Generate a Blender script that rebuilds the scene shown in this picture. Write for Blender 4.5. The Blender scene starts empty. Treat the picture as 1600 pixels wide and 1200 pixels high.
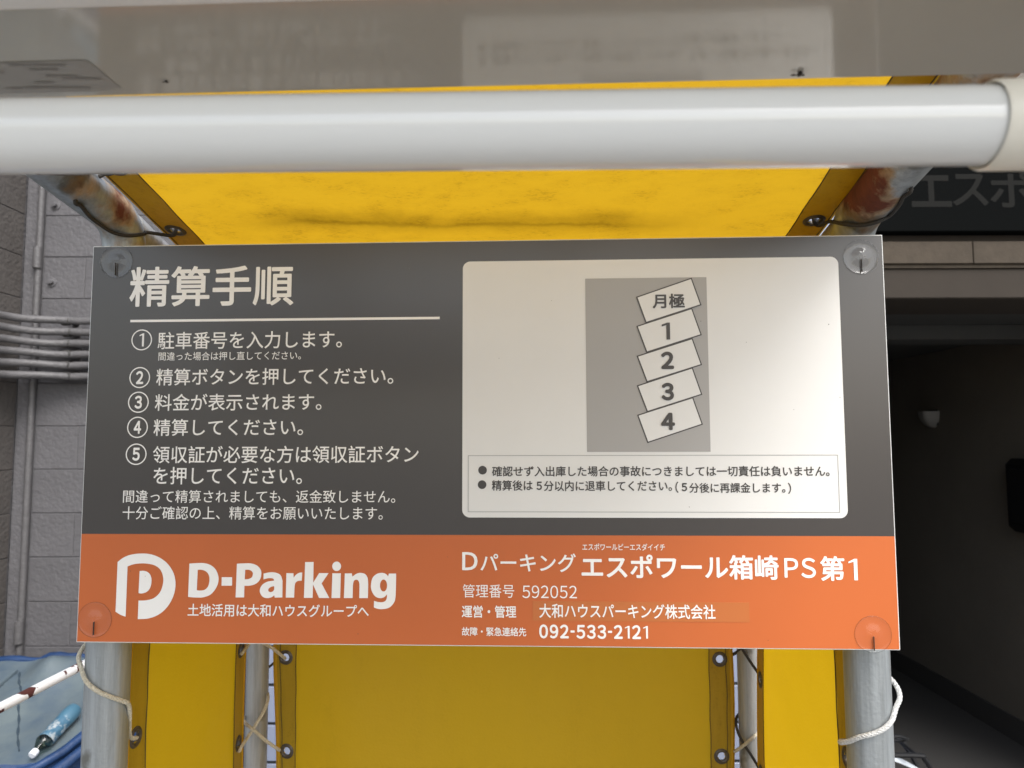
import bpy, bmesh, math, random
from mathutils import Vector, Matrix
random.seed(7)
S = bpy.context.scene
COL = S.collection
R = math.radians

# ------------------------------------------------------------------ camera, sky, sun, exposure
EYE = 1.62
PITCH = 0.0761
F = 1100.0
cam_d = bpy.data.cameras.new('camera')
cam = bpy.data.objects.new('camera', cam_d)
COL.objects.link(cam)
cam.location = (0, 0, EYE)
cam.rotation_euler = (math.pi / 2 + PITCH, 0.0028, 0)
cam_d.sensor_width = 36
cam_d.lens = 36 * F / 1600
cam_d.clip_start = 0.02
cam_d.clip_end = 3000
cam_d.dof.use_dof = True
cam_d.dof.focus_distance = 0.80
cam_d.dof.aperture_fstop = 11
S.camera = cam

SUN_EL, SUN_AZ = 48, 150          # azimuth measured clockwise from +Y
w = bpy.data.worlds.new('World')
S.world = w
w.use_nodes = True
nt = w.node_tree
sky = nt.nodes.new('ShaderNodeTexSky')
sky.sky_type = 'NISHITA'
sky.sun_disc = False
sky.sun_elevation = R(SUN_EL)
sky.sun_rotation = R(SUN_AZ)
sky.air_density = 1.3
sky.dust_density = 2.8
bg = nt.nodes['Background']
bg.inputs['Strength'].default_value = 0.15
hs = nt.nodes.new('ShaderNodeHueSaturation')          # thin overcast: the blue is washed out
hs.inputs['Saturation'].default_value = 0.5
nt.links.new(sky.outputs[0], hs.inputs['Color'])
nt.links.new(hs.outputs[0], bg.inputs['Color'])
sl = bpy.data.lights.new('sun', 'SUN')
sl.energy = 1.1
sl.angle = R(28)
sl.color = (1.0, 0.985, 0.96)
so = bpy.data.objects.new('sun', sl)
COL.objects.link(so)
sd = Vector((math.sin(R(SUN_AZ)) * math.cos(R(SUN_EL)), math.cos(R(SUN_AZ)) * math.cos(R(SUN_EL)), math.sin(R(SUN_EL))))
so.rotation_euler = sd.to_track_quat('Z', 'Y').to_euler()
so.location = sd * 20
S.view_settings.view_transform = 'Standard'
S.view_settings.look = 'None'
S.view_settings.gamma = 1
S.view_settings.exposure = 1.03
S.cycles.max_bounces = 12
S.cycles.diffuse_bounces = 6
S.cycles.transparent_max_bounces = 12

# ------------------------------------------------------------------ positions read from the photograph
CP, SP = math.cos(PITCH), math.sin(PITCH)
def ray(u, v):
    x = (u - 800) / F
    y = (600 - v) / F
    r = 0.0028
    x, y = x * math.cos(r) + y * math.sin(r), y * math.cos(r) - x * math.sin(r)
    return Vector((x, CP - y * SP, SP + y * CP))
def at(u, v, Y):
    d = ray(u, v)
    return Vector((0, 0, EYE)) + d * (Y / d.y)
YAW = -0.0425
ORG = Vector((-0.0376, 0.7863, EYE - 0.0014))
CY, SY = math.cos(YAW), math.sin(YAW)
def B(a, b, c):
    """booth frame: a to the right, b away from the viewer, c up; origin in the sign's face"""
    return Vector((ORG.x + a * CY - b * SY, ORG.y + a * SY + b * CY, ORG.z + c))
def sign_ab(u, v):
    d = ray(u, v)
    n = Vector((-SY, CY, 0))
    o = Vector((0, 0, EYE))
    t = (ORG - o).dot(n) / d.dot(n)
    p = o + d * t - ORG
    return p.x * CY + p.y * SY, p.z

# ------------------------------------------------------------------ materials
def mat(name, col, rough=0.5, metal=0.0, var=0.0, vscale=8, bump=0.0, bscale=60, stretch=None, col2=None, spec=0.5, coat=0.0, lo=0.35, hi=0.65, detail=6, rvar=0.0):
    m = bpy.data.materials.new(name)
    m.use_nodes = True
    t = m.node_tree
    p = t.nodes['Principled BSDF']
    p.inputs['Base Color'].default_value = (*col, 1)
    p.inputs['Roughness'].default_value = rough
    p.inputs['Metallic'].default_value = metal
    p.inputs['Specular IOR Level'].default_value = spec
    p.inputs['Coat Weight'].default_value = coat
    tc = t.nodes.new('ShaderNodeTexCoord')
    src = tc.outputs['Object']
    if stretch:
        mp = t.nodes.new('ShaderNodeMapping')
        mp.inputs['Scale'].default_value = stretch
        t.links.new(src, mp.inputs[0])
        src = mp.outputs[0]
    if var > 0 or col2:
        n = t.nodes.new('ShaderNodeTexNoise')
        n.inputs['Scale'].default_value = vscale
        n.inputs['Detail'].default_value = detail
        n.inputs['Roughness'].default_value = 0.62
        t.links.new(src, n.inputs['Vector'])
        r = t.nodes.new('ShaderNodeValToRGB')
        r.color_ramp.elements[0].position = lo
        r.color_ramp.elements[1].position = hi
        c2 = col2 if col2 else tuple(c * (1 - var) for c in col)
        r.color_ramp.elements[0].color = (*c2, 1)
        r.color_ramp.elements[1].color = (*col, 1)
        t.links.new(n.outputs['Fac'], r.inputs[0])
        t.links.new(r.outputs[0], p.inputs['Base Color'])
    if rvar:
        nr = t.nodes.new('ShaderNodeTexNoise'); nr.inputs['Scale'].default_value = 7; nr.inputs['Detail'].default_value = 3; nr.inputs['Roughness'].default_value = 0.7
        L_ = t.links.new; L_(src, nr.inputs['Vector'])
        mr = t.nodes.new('ShaderNodeMapRange'); mr.inputs['From Min'].default_value = 0.3; mr.inputs['From Max'].default_value = 0.7
        mr.inputs['To Min'].default_value = rough - rvar; mr.inputs['To Max'].default_value = rough + rvar
        L_(nr.outputs['Fac'], mr.inputs['Value']); L_(mr.outputs[0], p.inputs['Roughness'])
    if bump > 0:
        n2 = t.nodes.new('ShaderNodeTexNoise')
        n2.inputs['Scale'].default_value = bscale
        n2.inputs['Detail'].default_value = 5
        t.links.new(src, n2.inputs['Vector'])
        b = t.nodes.new('ShaderNodeBump')
        b.inputs['Strength'].default_value = bump
        b.inputs['Distance'].default_value = 0.01
        t.links.new(n2.outputs['Fac'], b.inputs['Height'])
        t.links.new(b.outputs[0], p.inputs['Normal'])
    return m

def tarp_mat(name, col, trans, dirt, tcol=None, streak=(1, 1.8, 1)):
    """thin PVC sheet: reflects and lets light through; weave bump; dirt specks and stains"""
    m = bpy.data.materials.new(name)
    m.use_nodes = True
    t = m.node_tree
    L = t.links.new
    p = t.nodes['Principled BSDF']
    out = t.nodes['Material Output']
    p.inputs['Roughness'].default_value = 0.48
    p.inputs['Specular IOR Level'].default_value = 0.35
    tc = t.nodes.new('ShaderNodeTexCoord')
    n = t.nodes.new('ShaderNodeTexNoise'); n.inputs['Scale'].default_value = 15 if dirt > 0.27 else 9; n.inputs['Detail'].default_value = 8; n.inputs['Roughness'].default_value = 0.7
    mp = t.nodes.new('ShaderNodeMapping'); mp.inputs['Scale'].default_value = streak
    L(tc.outputs['Object'], mp.inputs[0]); L(mp.outputs[0], n.inputs['Vector'])
    r = t.nodes.new('ShaderNodeValToRGB')
    r.color_ramp.elements[0].position = 0.30; r.color_ramp.elements[0].color = (1 - 0.35 * dirt, 1 - 0.42 * dirt, 1 - 0.5 * dirt, 1)
    r.color_ramp.elements[1].position = 0.58; r.color_ramp.elements[1].color = (1, 1, 1, 1)
    L(n.outputs['Fac'], r.inputs[0])
    sp = t.nodes.new('ShaderNodeTexNoise'); sp.inputs['Scale'].default_value = 300; sp.inputs['Detail'].default_value = 6; sp.inputs['Roughness'].default_value = 0.75
    mp2 = t.nodes.new('ShaderNodeMapping'); mp2.inputs['Scale'].default_value = (0.6, 1.3, 1); mp2.inputs['Rotation'].default_value = (0, 0, 0.5)
    L(tc.outputs['Object'], mp2.inputs[0]); L(mp2.outputs[0], sp.inputs['Vector'])
    sm = t.nodes.new('ShaderNodeMath'); sm.operation = 'MULTIPLY'
    L(sp.outputs['Fac'], sm.inputs[0]); L(n.outputs['Fac'], sm.inputs[1])
    r2 = t.nodes.new('ShaderNodeValToRGB')
    r2.color_ramp.elements[0].position = 0.12; r2.color_ramp.elements[0].color = (1 - dirt, 1 - dirt, 1 - dirt * 0.95, 1)
    r2.color_ramp.elements[1].position = 0.208; r2.color_ramp.elements[1].color = (1, 1, 1, 1)
    L(sm.outputs[0], r2.inputs[0])
    def mul(a, b):
        x = t.nodes.new('ShaderNodeMix'); x.data_type = 'RGBA'; x.blend_type = 'MULTIPLY'
        x.inputs[0].default_value = 1
        for s, val in ((6, a), (7, b)):
            if isinstance(val, tuple): x.inputs[s].default_value = (*val, 1)
            else: L(val, x.inputs[s])
        return x.outputs[2]
    d = mul(r.outputs[0], r2.outputs[0])
    if dirt > 0.27 and trans > 0.4:                      # long grey smudge where the sheet rubs on a bar, and creases
        sx = t.nodes.new('ShaderNodeSeparateXYZ'); L(tc.outputs['Object'], sx.inputs[0])
        wob = t.nodes.new('ShaderNodeTexNoise'); wob.inputs['Scale'].default_value = 7; wob.inputs['Detail'].default_value = 6; wob.inputs['Roughness'].default_value = 0.7
        L(tc.outputs['Object'], wob.inputs['Vector'])
        def band(y0, width, x0, x1, dark):
            a = t.nodes.new('ShaderNodeMath'); a.operation = 'MULTIPLY_ADD'; a.inputs[1].default_value = 0.05; L(wob.outputs['Fac'], a.inputs[0]); L(sx.outputs['Y'], a.inputs[2])
            c = t.nodes.new('ShaderNodeMath'); c.operation = 'SUBTRACT'; c.inputs[1].default_value = y0 + 0.025; L(a.outputs[0], c.inputs[0])
            e = t.nodes.new('ShaderNodeMath'); e.operation = 'ABSOLUTE'; L(c.outputs[0], e.inputs[0])
            m1 = t.nodes.new('ShaderNodeMapRange'); m1.interpolation_type = 'SMOOTHSTEP'; m1.inputs['From Min'].default_value = 0; m1.inputs['From Max'].default_value = width; m1.inputs['To Min'].default_value = dark; m1.inputs['To Max'].default_value = 0
            L(e.outputs[0], m1.inputs['Value'])
            f_ = t.nodes.new('ShaderNodeMath'); f_.operation = 'ABSOLUTE'; g_ = t.nodes.new('ShaderNodeMath'); g_.operation = 'SUBTRACT'; g_.inputs[1].default_value = (x0 + x1) / 2
            L(sx.outputs['X'], g_.inputs[0]); L(g_.outputs[0], f_.inputs[0])
            m2 = t.nodes.new('ShaderNodeMapRange'); m2.interpolation_type = 'SMOOTHSTEP'; m2.inputs['From Min'].default_value = (x1 - x0) / 2 * 0.6; m2.inputs['From Max'].default_value = (x1 - x0) / 2 * 1.15; m2.inputs['To Min'].default_value = 1; m2.inputs['To Max'].default_value = 0
            L(f_.outputs[0], m2.inputs['Value'])
            h_ = t.nodes.new('ShaderNodeMath'); h_.operation = 'MULTIPLY'; L(m1.outputs[0], h_.inputs[0]); L(m2.outputs[0], h_.inputs[1])
            k_ = t.nodes.new('ShaderNodeMath'); k_.operation = 'MULTIPLY'; L(h_.outputs[0], k_.inputs[0]); L(wob.outputs['Fac'], k_.inputs[1])
            x = t.nodes.new('ShaderNodeMix'); x.data_type = 'RGBA'; x.inputs[6].default_value = (1, 1, 1, 1); x.inputs[7].default_value = (0.30, 0.28, 0.24, 1)
            L(k_.outputs[0], x.inputs[0])
            return x.outputs[2]
        d = mul(d, band(SMUDGE, 0.035, -0.30, 0.27, 0.9))
        d = mul(d, band(SMUDGE + 0.006, 0.008, -0.28, 0.22, 0.7))
    c1 = mul(d, col)
    L(c1, p.inputs['Base Color'])
    tr = t.nodes.new('ShaderNodeBsdfTranslucent')
    L(mul(d, tcol or col), tr.inputs['Color'])
    mx = t.nodes.new('ShaderNodeMixShader'); mx.inputs[0].default_value = trans
    L(p.outputs[0], mx.inputs[1]); L(tr.outputs[0], mx.inputs[2]); L(mx.outputs[0], out.inputs[0])
    wv = t.nodes.new('ShaderNodeTexNoise'); wv.inputs['Scale'].default_value = 260
    wv2 = t.nodes.new('ShaderNodeTexNoise'); wv2.inputs['Scale'].default_value = 14
    L(tc.outputs['Object'], wv.inputs['Vector']); L(tc.outputs['Object'], wv2.inputs['Vector'])
    ad = t.nodes.new('ShaderNodeMath'); ad.operation = 'MULTIPLY_ADD'; ad.inputs[1].default_value = 0.15
    L(wv.outputs['Fac'], ad.inputs[0]); L(wv2.outputs['Fac'], ad.inputs[2])
    b = t.nodes.new('ShaderNodeBump'); b.inputs['Strength'].default_value = 0.35; b.inputs['Distance'].default_value = 0.006
    L(ad.outputs[0], b.inputs['Height']); L(b.outputs[0], p.inputs['Normal']); L(b.outputs[0], tr.inputs['Normal'])
    return m

def rust_mat(name, base, rust, paint_metal, lo, hi, scale, halo=None, stretch=(1, 1, 1), rough=0.42, zmask=None, streak=True):
    """metal or painted pipe that has rusted in patches with its own outlines"""
    m = bpy.data.materials.new(name)
    m.use_nodes = True
    t = m.node_tree
    L = t.links.new
    p = t.nodes['Principled BSDF']
    tc = t.nodes.new('ShaderNodeTexCoord')
    mp = t.nodes.new('ShaderNodeMapping'); mp.inputs['Scale'].default_value = stretch
    L(tc.outputs['Object'], mp.inputs[0])
    n = t.nodes.new('ShaderNodeTexNoise'); n.inputs['Scale'].default_value = scale; n.inputs['Detail'].default_value = 7; n.inputs['Roughness'].default_value = 0.55
    L(mp.outputs[0], n.inputs['Vector'])
    fac = n.outputs['Fac']
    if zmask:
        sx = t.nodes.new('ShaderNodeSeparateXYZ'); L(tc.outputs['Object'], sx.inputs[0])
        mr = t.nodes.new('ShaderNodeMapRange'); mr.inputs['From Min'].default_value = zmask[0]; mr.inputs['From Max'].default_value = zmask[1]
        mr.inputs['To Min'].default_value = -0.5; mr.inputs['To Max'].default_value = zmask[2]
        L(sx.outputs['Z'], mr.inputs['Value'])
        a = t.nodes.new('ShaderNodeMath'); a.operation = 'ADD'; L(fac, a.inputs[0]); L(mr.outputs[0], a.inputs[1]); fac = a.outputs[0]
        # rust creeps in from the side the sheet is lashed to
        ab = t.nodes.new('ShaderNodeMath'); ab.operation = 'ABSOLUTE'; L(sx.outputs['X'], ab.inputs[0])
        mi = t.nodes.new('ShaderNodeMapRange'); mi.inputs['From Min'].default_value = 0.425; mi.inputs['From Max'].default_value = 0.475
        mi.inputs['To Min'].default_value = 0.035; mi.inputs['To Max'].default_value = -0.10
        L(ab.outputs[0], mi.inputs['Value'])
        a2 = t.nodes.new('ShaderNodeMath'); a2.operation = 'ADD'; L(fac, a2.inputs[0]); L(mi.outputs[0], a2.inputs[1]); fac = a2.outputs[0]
    r = t.nodes.new('ShaderNodeValToRGB')
    e = r.color_ramp.elements
    e[0].position = lo; e[0].color = (*base, 1)
    e[1].position = hi; e[1].color = (*rust, 1)
    if halo:
        h = r.color_ramp.elements.new((lo + hi) / 2); h.color = (*halo, 1)
    L(fac, r.inputs[0])
    colr = r.outputs[0]
    if streak:
        s = t.nodes.new('ShaderNodeTexNoise'); s.inputs['Scale'].default_value = 5; s.inputs['Detail'].default_value = 8; s.inputs['Roughness'].default_value = 0.7
        ms = t.nodes.new('ShaderNodeMapping'); ms.inputs['Scale'].default_value = (22, 22, 1.2)
        L(tc.outputs['Object'], ms.inputs[0]); L(ms.outputs[0], s.inputs['Vector'])
        rs = t.nodes.new('ShaderNodeValToRGB'); rs.color_ramp.elements[0].position = 0.34; rs.color_ramp.elements[0].color = (0.62, 0.62, 0.60, 1)
        rs.color_ramp.elements[1].position = 0.62; rs.color_ramp.elements[1].color = (1.05, 1.05, 1.05, 1)
        L(s.outputs['Fac'], rs.inputs[0])
        x = t.nodes.new('ShaderNodeMix'); x.data_type = 'RGBA'; x.blend_type = 'MULTIPLY'; x.inputs[0].default_value = 0.8
        L(colr, x.inputs[6]); L(rs.outputs[0], x.inputs[7])
        # dark round blotches
        v = t.nodes.new('ShaderNodeTexNoise'); v.inputs['Scale'].default_value = 17; v.inputs['Detail'].default_value = 4
        L(tc.outputs['Object'], v.inputs['Vector'])
        rv = t.nodes.new('ShaderNodeValToRGB'); rv.color_ramp.elements[0].position = 0.33; rv.color_ramp.elements[0].color = (0.5, 0.47, 0.42, 1)
        rv.color_ramp.elements[1].position = 0.40; rv.color_ramp.elements[1].color = (1, 1, 1, 1)
        L(v.outputs['Fac'], rv.inputs[0])
        y = t.nodes.new('ShaderNodeMix'); y.data_type = 'RGBA'; y.blend_type = 'MULTIPLY'; y.inputs[0].default_value = 1
        L(x.outputs[2], y.inputs[6]); L(rv.outputs[0], y.inputs[7]); colr = y.outputs[2]
    L(colr, p.inputs['Base Color'])
    rr = t.nodes.new('ShaderNodeMapRange'); rr.inputs['From Min'].default_value = lo; rr.inputs['From Max'].default_value = hi
    rr.inputs['To Min'].default_value = rough; rr.inputs['To Max'].default_value = 0.85
    L(fac, rr.inputs['Value']); L(rr.outputs[0], p.inputs['Roughness'])
    rm = t.nodes.new('ShaderNodeMapRange'); rm.inputs['From Min'].default_value = lo; rm.inputs['From Max'].default_value = hi
    rm.inputs['To Min'].default_value = paint_metal; rm.inputs['To Max'].default_value = 0
    L(fac, rm.inputs['Value']); L(rm.outputs[0], p.inputs['Metallic'])
    nb = t.nodes.new('ShaderNodeTexNoise'); nb.inputs['Scale'].default_value = 220; nb.inputs['Detail'].default_value = 3
    L(tc.outputs['Object'], nb.inputs['Vector'])
    b = t.nodes.new('ShaderNodeBump'); b.inputs['Strength'].default_value = 0.25; b.inputs['Distance'].default_value = 0.002
    L(nb.outputs['Fac'], b.inputs['Height']); L(b.outputs[0], p.inputs['Normal'])
    return m

M = {}
SMUDGE = 0.112      # along the roof sheet, metres behind its middle
M['print_grey'] = mat('dark_grey_print', (0.041, 0.035, 0.032), 0.27, spec=0.75, var=0.06, vscale=3)
M['print_orange'] = mat('orange_print', (0.52, 0.125, 0.030), 0.30, var=0.05, vscale=4)
M['sticker'] = mat('sticker_orange', (0.48, 0.140, 0.034), 0.36)
M['print_white'] = mat('white_print', (0.72, 0.715, 0.70), 0.33, var=0.04, vscale=5)
M['letter_white'] = mat('letter_white', (0.84, 0.82, 0.79), 0.34)
M['diagram_grey'] = mat('diagram_grey', (0.36, 0.35, 0.34), 0.33)
M['ink'] = mat('dark_ink', (0.050, 0.045, 0.043), 0.34)
M['thin_line'] = mat('grey_line', (0.30, 0.30, 0.30), 0.34)
M['board_edge'] = mat('board_edge', (0.72, 0.72, 0.70), 0.4)
M['roof'] = tarp_mat('yellow_roof_tarp', (0.62, 0.365, 0.016), 0.54, 0.29, (0.72, 0.415, 0.016))
M['tarp'] = tarp_mat('yellow_side_tarp', (0.60, 0.375, 0.014), 0.48, 0.05, (0.86, 0.53, 0.012), (1.6, 1.6, 0.5))
M['hem'] = tarp_mat('yellow_tarp_hem', (0.42, 0.285, 0.020), 0.25, 0.26, (0.44, 0.29, 0.015), (8, 8, 1.5))
M['stitch'] = mat('grimy_thread', (0.10, 0.07, 0.02), 0.9)
M['grommet'] = mat('tarnished_grommet', (0.11, 0.095, 0.08), 0.45, metal=0.5, var=0.4, vscale=160)
M['galv'] = rust_mat('galvanised_pipe', (0.36, 0.385, 0.40), (0.13, 0.03, 0.012), 0.55, 0.53, 0.66, 12, halo=(0.36, 0.25, 0.15), zmask=(EYE + 0.12, EYE + 0.22, 0.06))  # rust on the bends; its brown halo also stands in for shade underneath
M['galv2'] = rust_mat('old_galvanised_pipe', (0.34, 0.34, 0.33), (0.14, 0.05, 0.02), 0.3, 0.72, 0.80, 12)
M['rope'] = mat('braided_cord', (0.72, 0.66, 0.52), 0.85, var=0.35, vscale=420, bump=0.6, bscale=700)
M['rope_white'] = mat('white_braided_cord', (0.80, 0.80, 0.78), 0.8, var=0.3, vscale=420, bump=0.6, bscale=700)
M['cord_dark'] = mat('dark_cord', (0.035, 0.03, 0.025), 0.8, var=0.3, vscale=300)
M['tube'] = mat('frosted_glass_tube', (0.75, 0.755, 0.74), 0.14, rvar=0.05, spec=0.6, coat=0.7)
M['cap'] = mat('cream_plastic', (0.80, 0.76, 0.66), 0.35)
M['plate'] = mat('enamelled_plate', (0.50, 0.48, 0.425), 0.07, spec=0.75, coat=0.0, var=0.06, vscale=6)
M['plate_label'] = mat('grey_label', (0.36, 0.35, 0.32), 0.3, var=0.1, vscale=30)
M['plate_print'] = mat('label_print', (0.28, 0.265, 0.24), 0.35)
M['housing'] = mat('white_housing', (0.85, 0.85, 0.83), 0.3)
M['insect'] = mat('dead_insect', (0.02, 0.015, 0.01), 0.7)
M['block'] = mat('grey_masonry_paint', (0.142, 0.139, 0.147), 0.36, var=0.14, vscale=4, bump=0.5, bscale=52)
M['block_side'] = mat('taupe_masonry_paint', (0.108, 0.098, 0.092), 0.6, var=0.14, vscale=5, bump=0.6, bscale=50)
M['mortar'] = mat('painted_mortar', (0.132, 0.128, 0.136), 0.55, bump=0.6, bscale=60)
M['conduit'] = mat('painted_conduit', (0.135, 0.131, 0.135), 0.45, var=0.2, vscale=20, bump=0.35, bscale=90)
M['clamp'] = mat('weathered_clamp', (0.07, 0.068, 0.066), 0.6, var=0.4, vscale=60)
M['tile'] = mat('pale_blue_tile', (0.24, 0.27, 0.36), 0.25, var=0.08, vscale=10)
M['joint'] = mat('dark_joint', (0.03, 0.03, 0.032), 0.9)
M['board_black'] = mat('black_name_board', (0.006, 0.0065, 0.0065), 0.9, spec=0.0)
M['board_letter'] = mat('grey_board_letter', (0.019, 0.019, 0.018), 0.9, spec=0.0)
M['stone'] = mat('taupe_stone', (0.070, 0.055, 0.040), 0.7, var=0.22, vscale=22, spec=0.2, bump=0.12, bscale=80)
M['render'] = mat('taupe_render', (0.044, 0.036, 0.029), 0.8, var=0.10, vscale=6, spec=0.2, bump=0.06, bscale=50)
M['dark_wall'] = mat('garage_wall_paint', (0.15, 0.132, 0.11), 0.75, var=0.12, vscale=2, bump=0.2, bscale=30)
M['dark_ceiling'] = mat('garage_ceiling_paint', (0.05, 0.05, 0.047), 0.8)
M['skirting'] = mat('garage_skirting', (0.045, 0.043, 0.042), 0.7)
M['ground'] = mat('concrete_paving', (0.26, 0.255, 0.245), 0.85, var=0.3, vscale=60, bump=0.5, bscale=180)
M['black_plastic'] = mat('black_plastic', (0.008, 0.008, 0.009), 0.55, spec=0.25)
M['sconce'] = mat('grey_wall_lamp', (0.22, 0.21, 0.20), 0.6)
M['chrome'] = mat('polished_steel', (0.6, 0.6, 0.62), 0.18, metal=1)
M['guard'] = mat('pale_mudguard', (0.62, 0.66, 0.70), 0.25, coat=0.4)
M['rubber'] = mat('tyre_rubber', (0.02, 0.02, 0.02), 0.8)
M['red'] = mat('red_reflector', (0.45, 0.01, 0.015), 0.2)
M['bike_paint'] = mat('bicycle_paint', (0.30, 0.33, 0.36), 0.3, coat=0.5)
M['net'] = mat('faded_blue_sheet', (0.115, 0.145, 0.155), 0.55, var=0.28, vscale=5, bump=0.6, bscale=14, col2=(0.06, 0.09, 0.125))
M['net_blue'] = mat('blue_sheet_edge', (0.016, 0.050, 0.145), 0.5, var=0.35, vscale=9, bump=0.3, bscale=30)
M['crack'] = mat('dark_crease', (0.03, 0.05, 0.07), 0.9)
M['rail'] = rust_mat('white_pipe_paint', (0.78, 0.77, 0.76), (0.075, 0.015, 0.010), 0.0, 0.575, 0.59, 30, stretch=(1, 1, 1), rough=0.35, streak=False)
M['label_blue'] = mat('bottle_label', (0.05, 0.13, 0.20), 0.4, var=0.5, vscale=45, col2=(0.30, 0.34, 0.36), lo=0.42, hi=0.5)
M['label_plain'] = mat('bottle_base_blue', (0.06, 0.145, 0.21), 0.3)
M['cap_white'] = mat('bottle_cap', (0.75, 0.78, 0.82), 0.4)
M['bracket'] = mat('grey_bracket', (0.3, 0.3, 0.3), 0.5, metal=0.4)

def clear(name, tint, rough, mixf, ior=1.45):
    m = bpy.data.materials.new(name); m.use_nodes = True
    t = m.node_tree
    p = t.nodes['Principled BSDF']
    g = t.nodes.new('ShaderNodeBsdfGlossy'); g.inputs['Roughness'].default_value = rough
    tr = t.nodes.new('ShaderNodeBsdfTransparent'); tr.inputs['Color'].default_value = (*tint, 1)
    fr = t.nodes.new('ShaderNodeLayerWeight'); fr.inputs['Blend'].default_value = 0.35
    pw = t.nodes.new('ShaderNodeMath'); pw.operation = 'POWER'; pw.inputs[1].default_value = 2.2
    t.links.new(fr.outputs['Facing'], pw.inputs[0])
    ml = t.nodes.new('ShaderNodeMath'); ml.operation = 'MULTIPLY_ADD'; ml.inputs[1].default_value = 0.6 * mixf; ml.inputs[2].default_value = 0.035
    t.links.new(pw.outputs[0], ml.inputs[0])
    mx = t.nodes.new('ShaderNodeMixShader')
    t.links.new(ml.outputs[0], mx.inputs[0]); t.links.new(tr.outputs[0], mx.inputs[1]); t.links.new(g.outputs[0], mx.inputs[2])
    t.links.new(mx.outputs[0], t.nodes['Material Output'].inputs[0])
    t.nodes.remove(p)
    return m
M['clear'] = clear('clear_plastic', (0.985, 0.985, 0.985), 0.12, 0.8)
M['clear_edge'] = clear('clear_plastic_edge', (0.88, 0.88, 0.88), 0.15, 0.5)
M['bottle'] = clear('bottle_plastic', (0.42, 0.50, 0.46), 0.08, 1.6)

# ------------------------------------------------------------------ helpers
def link(name, me, m, parent=None, origin=None):
    """link a mesh given in world coordinates; origin moves its local zero"""
    o = bpy.data.objects.new(name, me)
    COL.objects.link(o)
    if m is not None:
        me.materials.append(M[m] if isinstance(m, str) else m)
    if parent is not None:
        o.parent = parent
        if origin is None:
            me.transform(Matrix.Translation(-parent.location))
    elif origin is not None:
        me.transform(Matrix.Translation(-Vector(origin)))
        o.location = origin
    return o
def fin(bm, name, m, parent=None, origin=None, smooth=False):
    me = bpy.data.meshes.new(name)
    bmesh.ops.recalc_face_normals(bm, faces=bm.faces)
    bm.to_mesh(me); bm.free()
    if smooth:
        for p in me.polygons: p.use_smooth = True
        try: me.set_sharp_from_angle(angle=R(38))
        except Exception: pass
    return link(name, me, m, parent, origin)
def thing(name, label, cat, loc, group=None):
    o = bpy.data.objects.new(name, None)
    o.empty_display_size = 0.05
    o.location = loc
    COL.objects.link(o)
    return tag(o, label, cat, group)
def tag(o, label, cat, group=None):
    o['label'] = label; o['category'] = cat
    if group: o['group'] = group
    return o
def struct(o, label=None):
    o['kind'] = 'structure'
    if label: o['label'] = label
    return o
def box(bm, x0, x1, y0, y1, z0, z1, bev=0.0, fn=None):
    vs = [bm.verts.new((x, y, z)) for x in (x0, x1) for y in (y0, y1) for z in (z0, z1)]
    fs = []
    for q in ((0, 1, 3, 2), (4, 6, 7, 5), (0, 4, 5, 1), (2, 3, 7, 6), (0, 2, 6, 4), (1, 5, 7, 3)):
        fs.append(bm.faces.new([vs[i] for i in q]))
    if bev:
        es = list({e for f in fs for e in f.edges})
        r = bmesh.ops.bevel(bm, geom=es, offset=bev, segments=1, affect='EDGES')
        vs = list({v for f in r['faces'] for v in f.verts} | {v for v in vs if v.is_valid})
    if fn:
        for v in vs:
            if v.is_valid: v.co = fn(*v.co)
def boxB(bm, a0, a1, b0, b1, c0, c1, bev=0.0):
    box(bm, a0, a1, b0, b1, c0, c1, bev, B)
def catmull(pts, sub=6):
    P = [Vector(p) for p in pts]
    out = []
    for i in range(len(P) - 1):
        p0 = P[i - 1] if i else P[0] * 2 - P[1]
        p1, p2 = P[i], P[i + 1]
        p3 = P[i + 2] if i + 2 < len(P) else p2 * 2 - p1
        for k in range(sub):
            t = k / sub
            out.append(0.5 * ((2 * p1) + (p2 - p0) * t + (2 * p0 - 5 * p1 + 4 * p2 - p3) * t * t + (3 * p1 - p0 - 3 * p2 + p3) * t ** 3))
    out.append(P[-1])
    return out
def tube(bm, pts, r, seg=16, caps=True):
    pts = [Vector(p) for p in pts]
    rings = []
    prev = None
    for i, p in enumerate(pts):
        d = (pts[min(i + 1, len(pts) - 1)] - pts[max(i - 1, 0)]).normalized()
        if prev is None:
            u = d.orthogonal().normalized()
        else:
            u = (prev - d * prev.dot(d)).normalized()
        prev = u
        vv = d.cross(u)
        rr = r(i / (len(pts) - 1)) if callable(r) else r
        rings.append([bm.verts.new(p + (u * math.cos(2 * math.pi * k / seg) + vv * math.sin(2 * math.pi * k / seg)) * rr) for k in range(seg)])
    for a, b in zip(rings, rings[1:]):
        for k in range(seg):
            bm.faces.new((a[k], a[(k + 1) % seg], b[(k + 1) % seg], b[k]))
    if caps:
        bm.faces.new(rings[0][::-1]); bm.faces.new(rings[-1])
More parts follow.
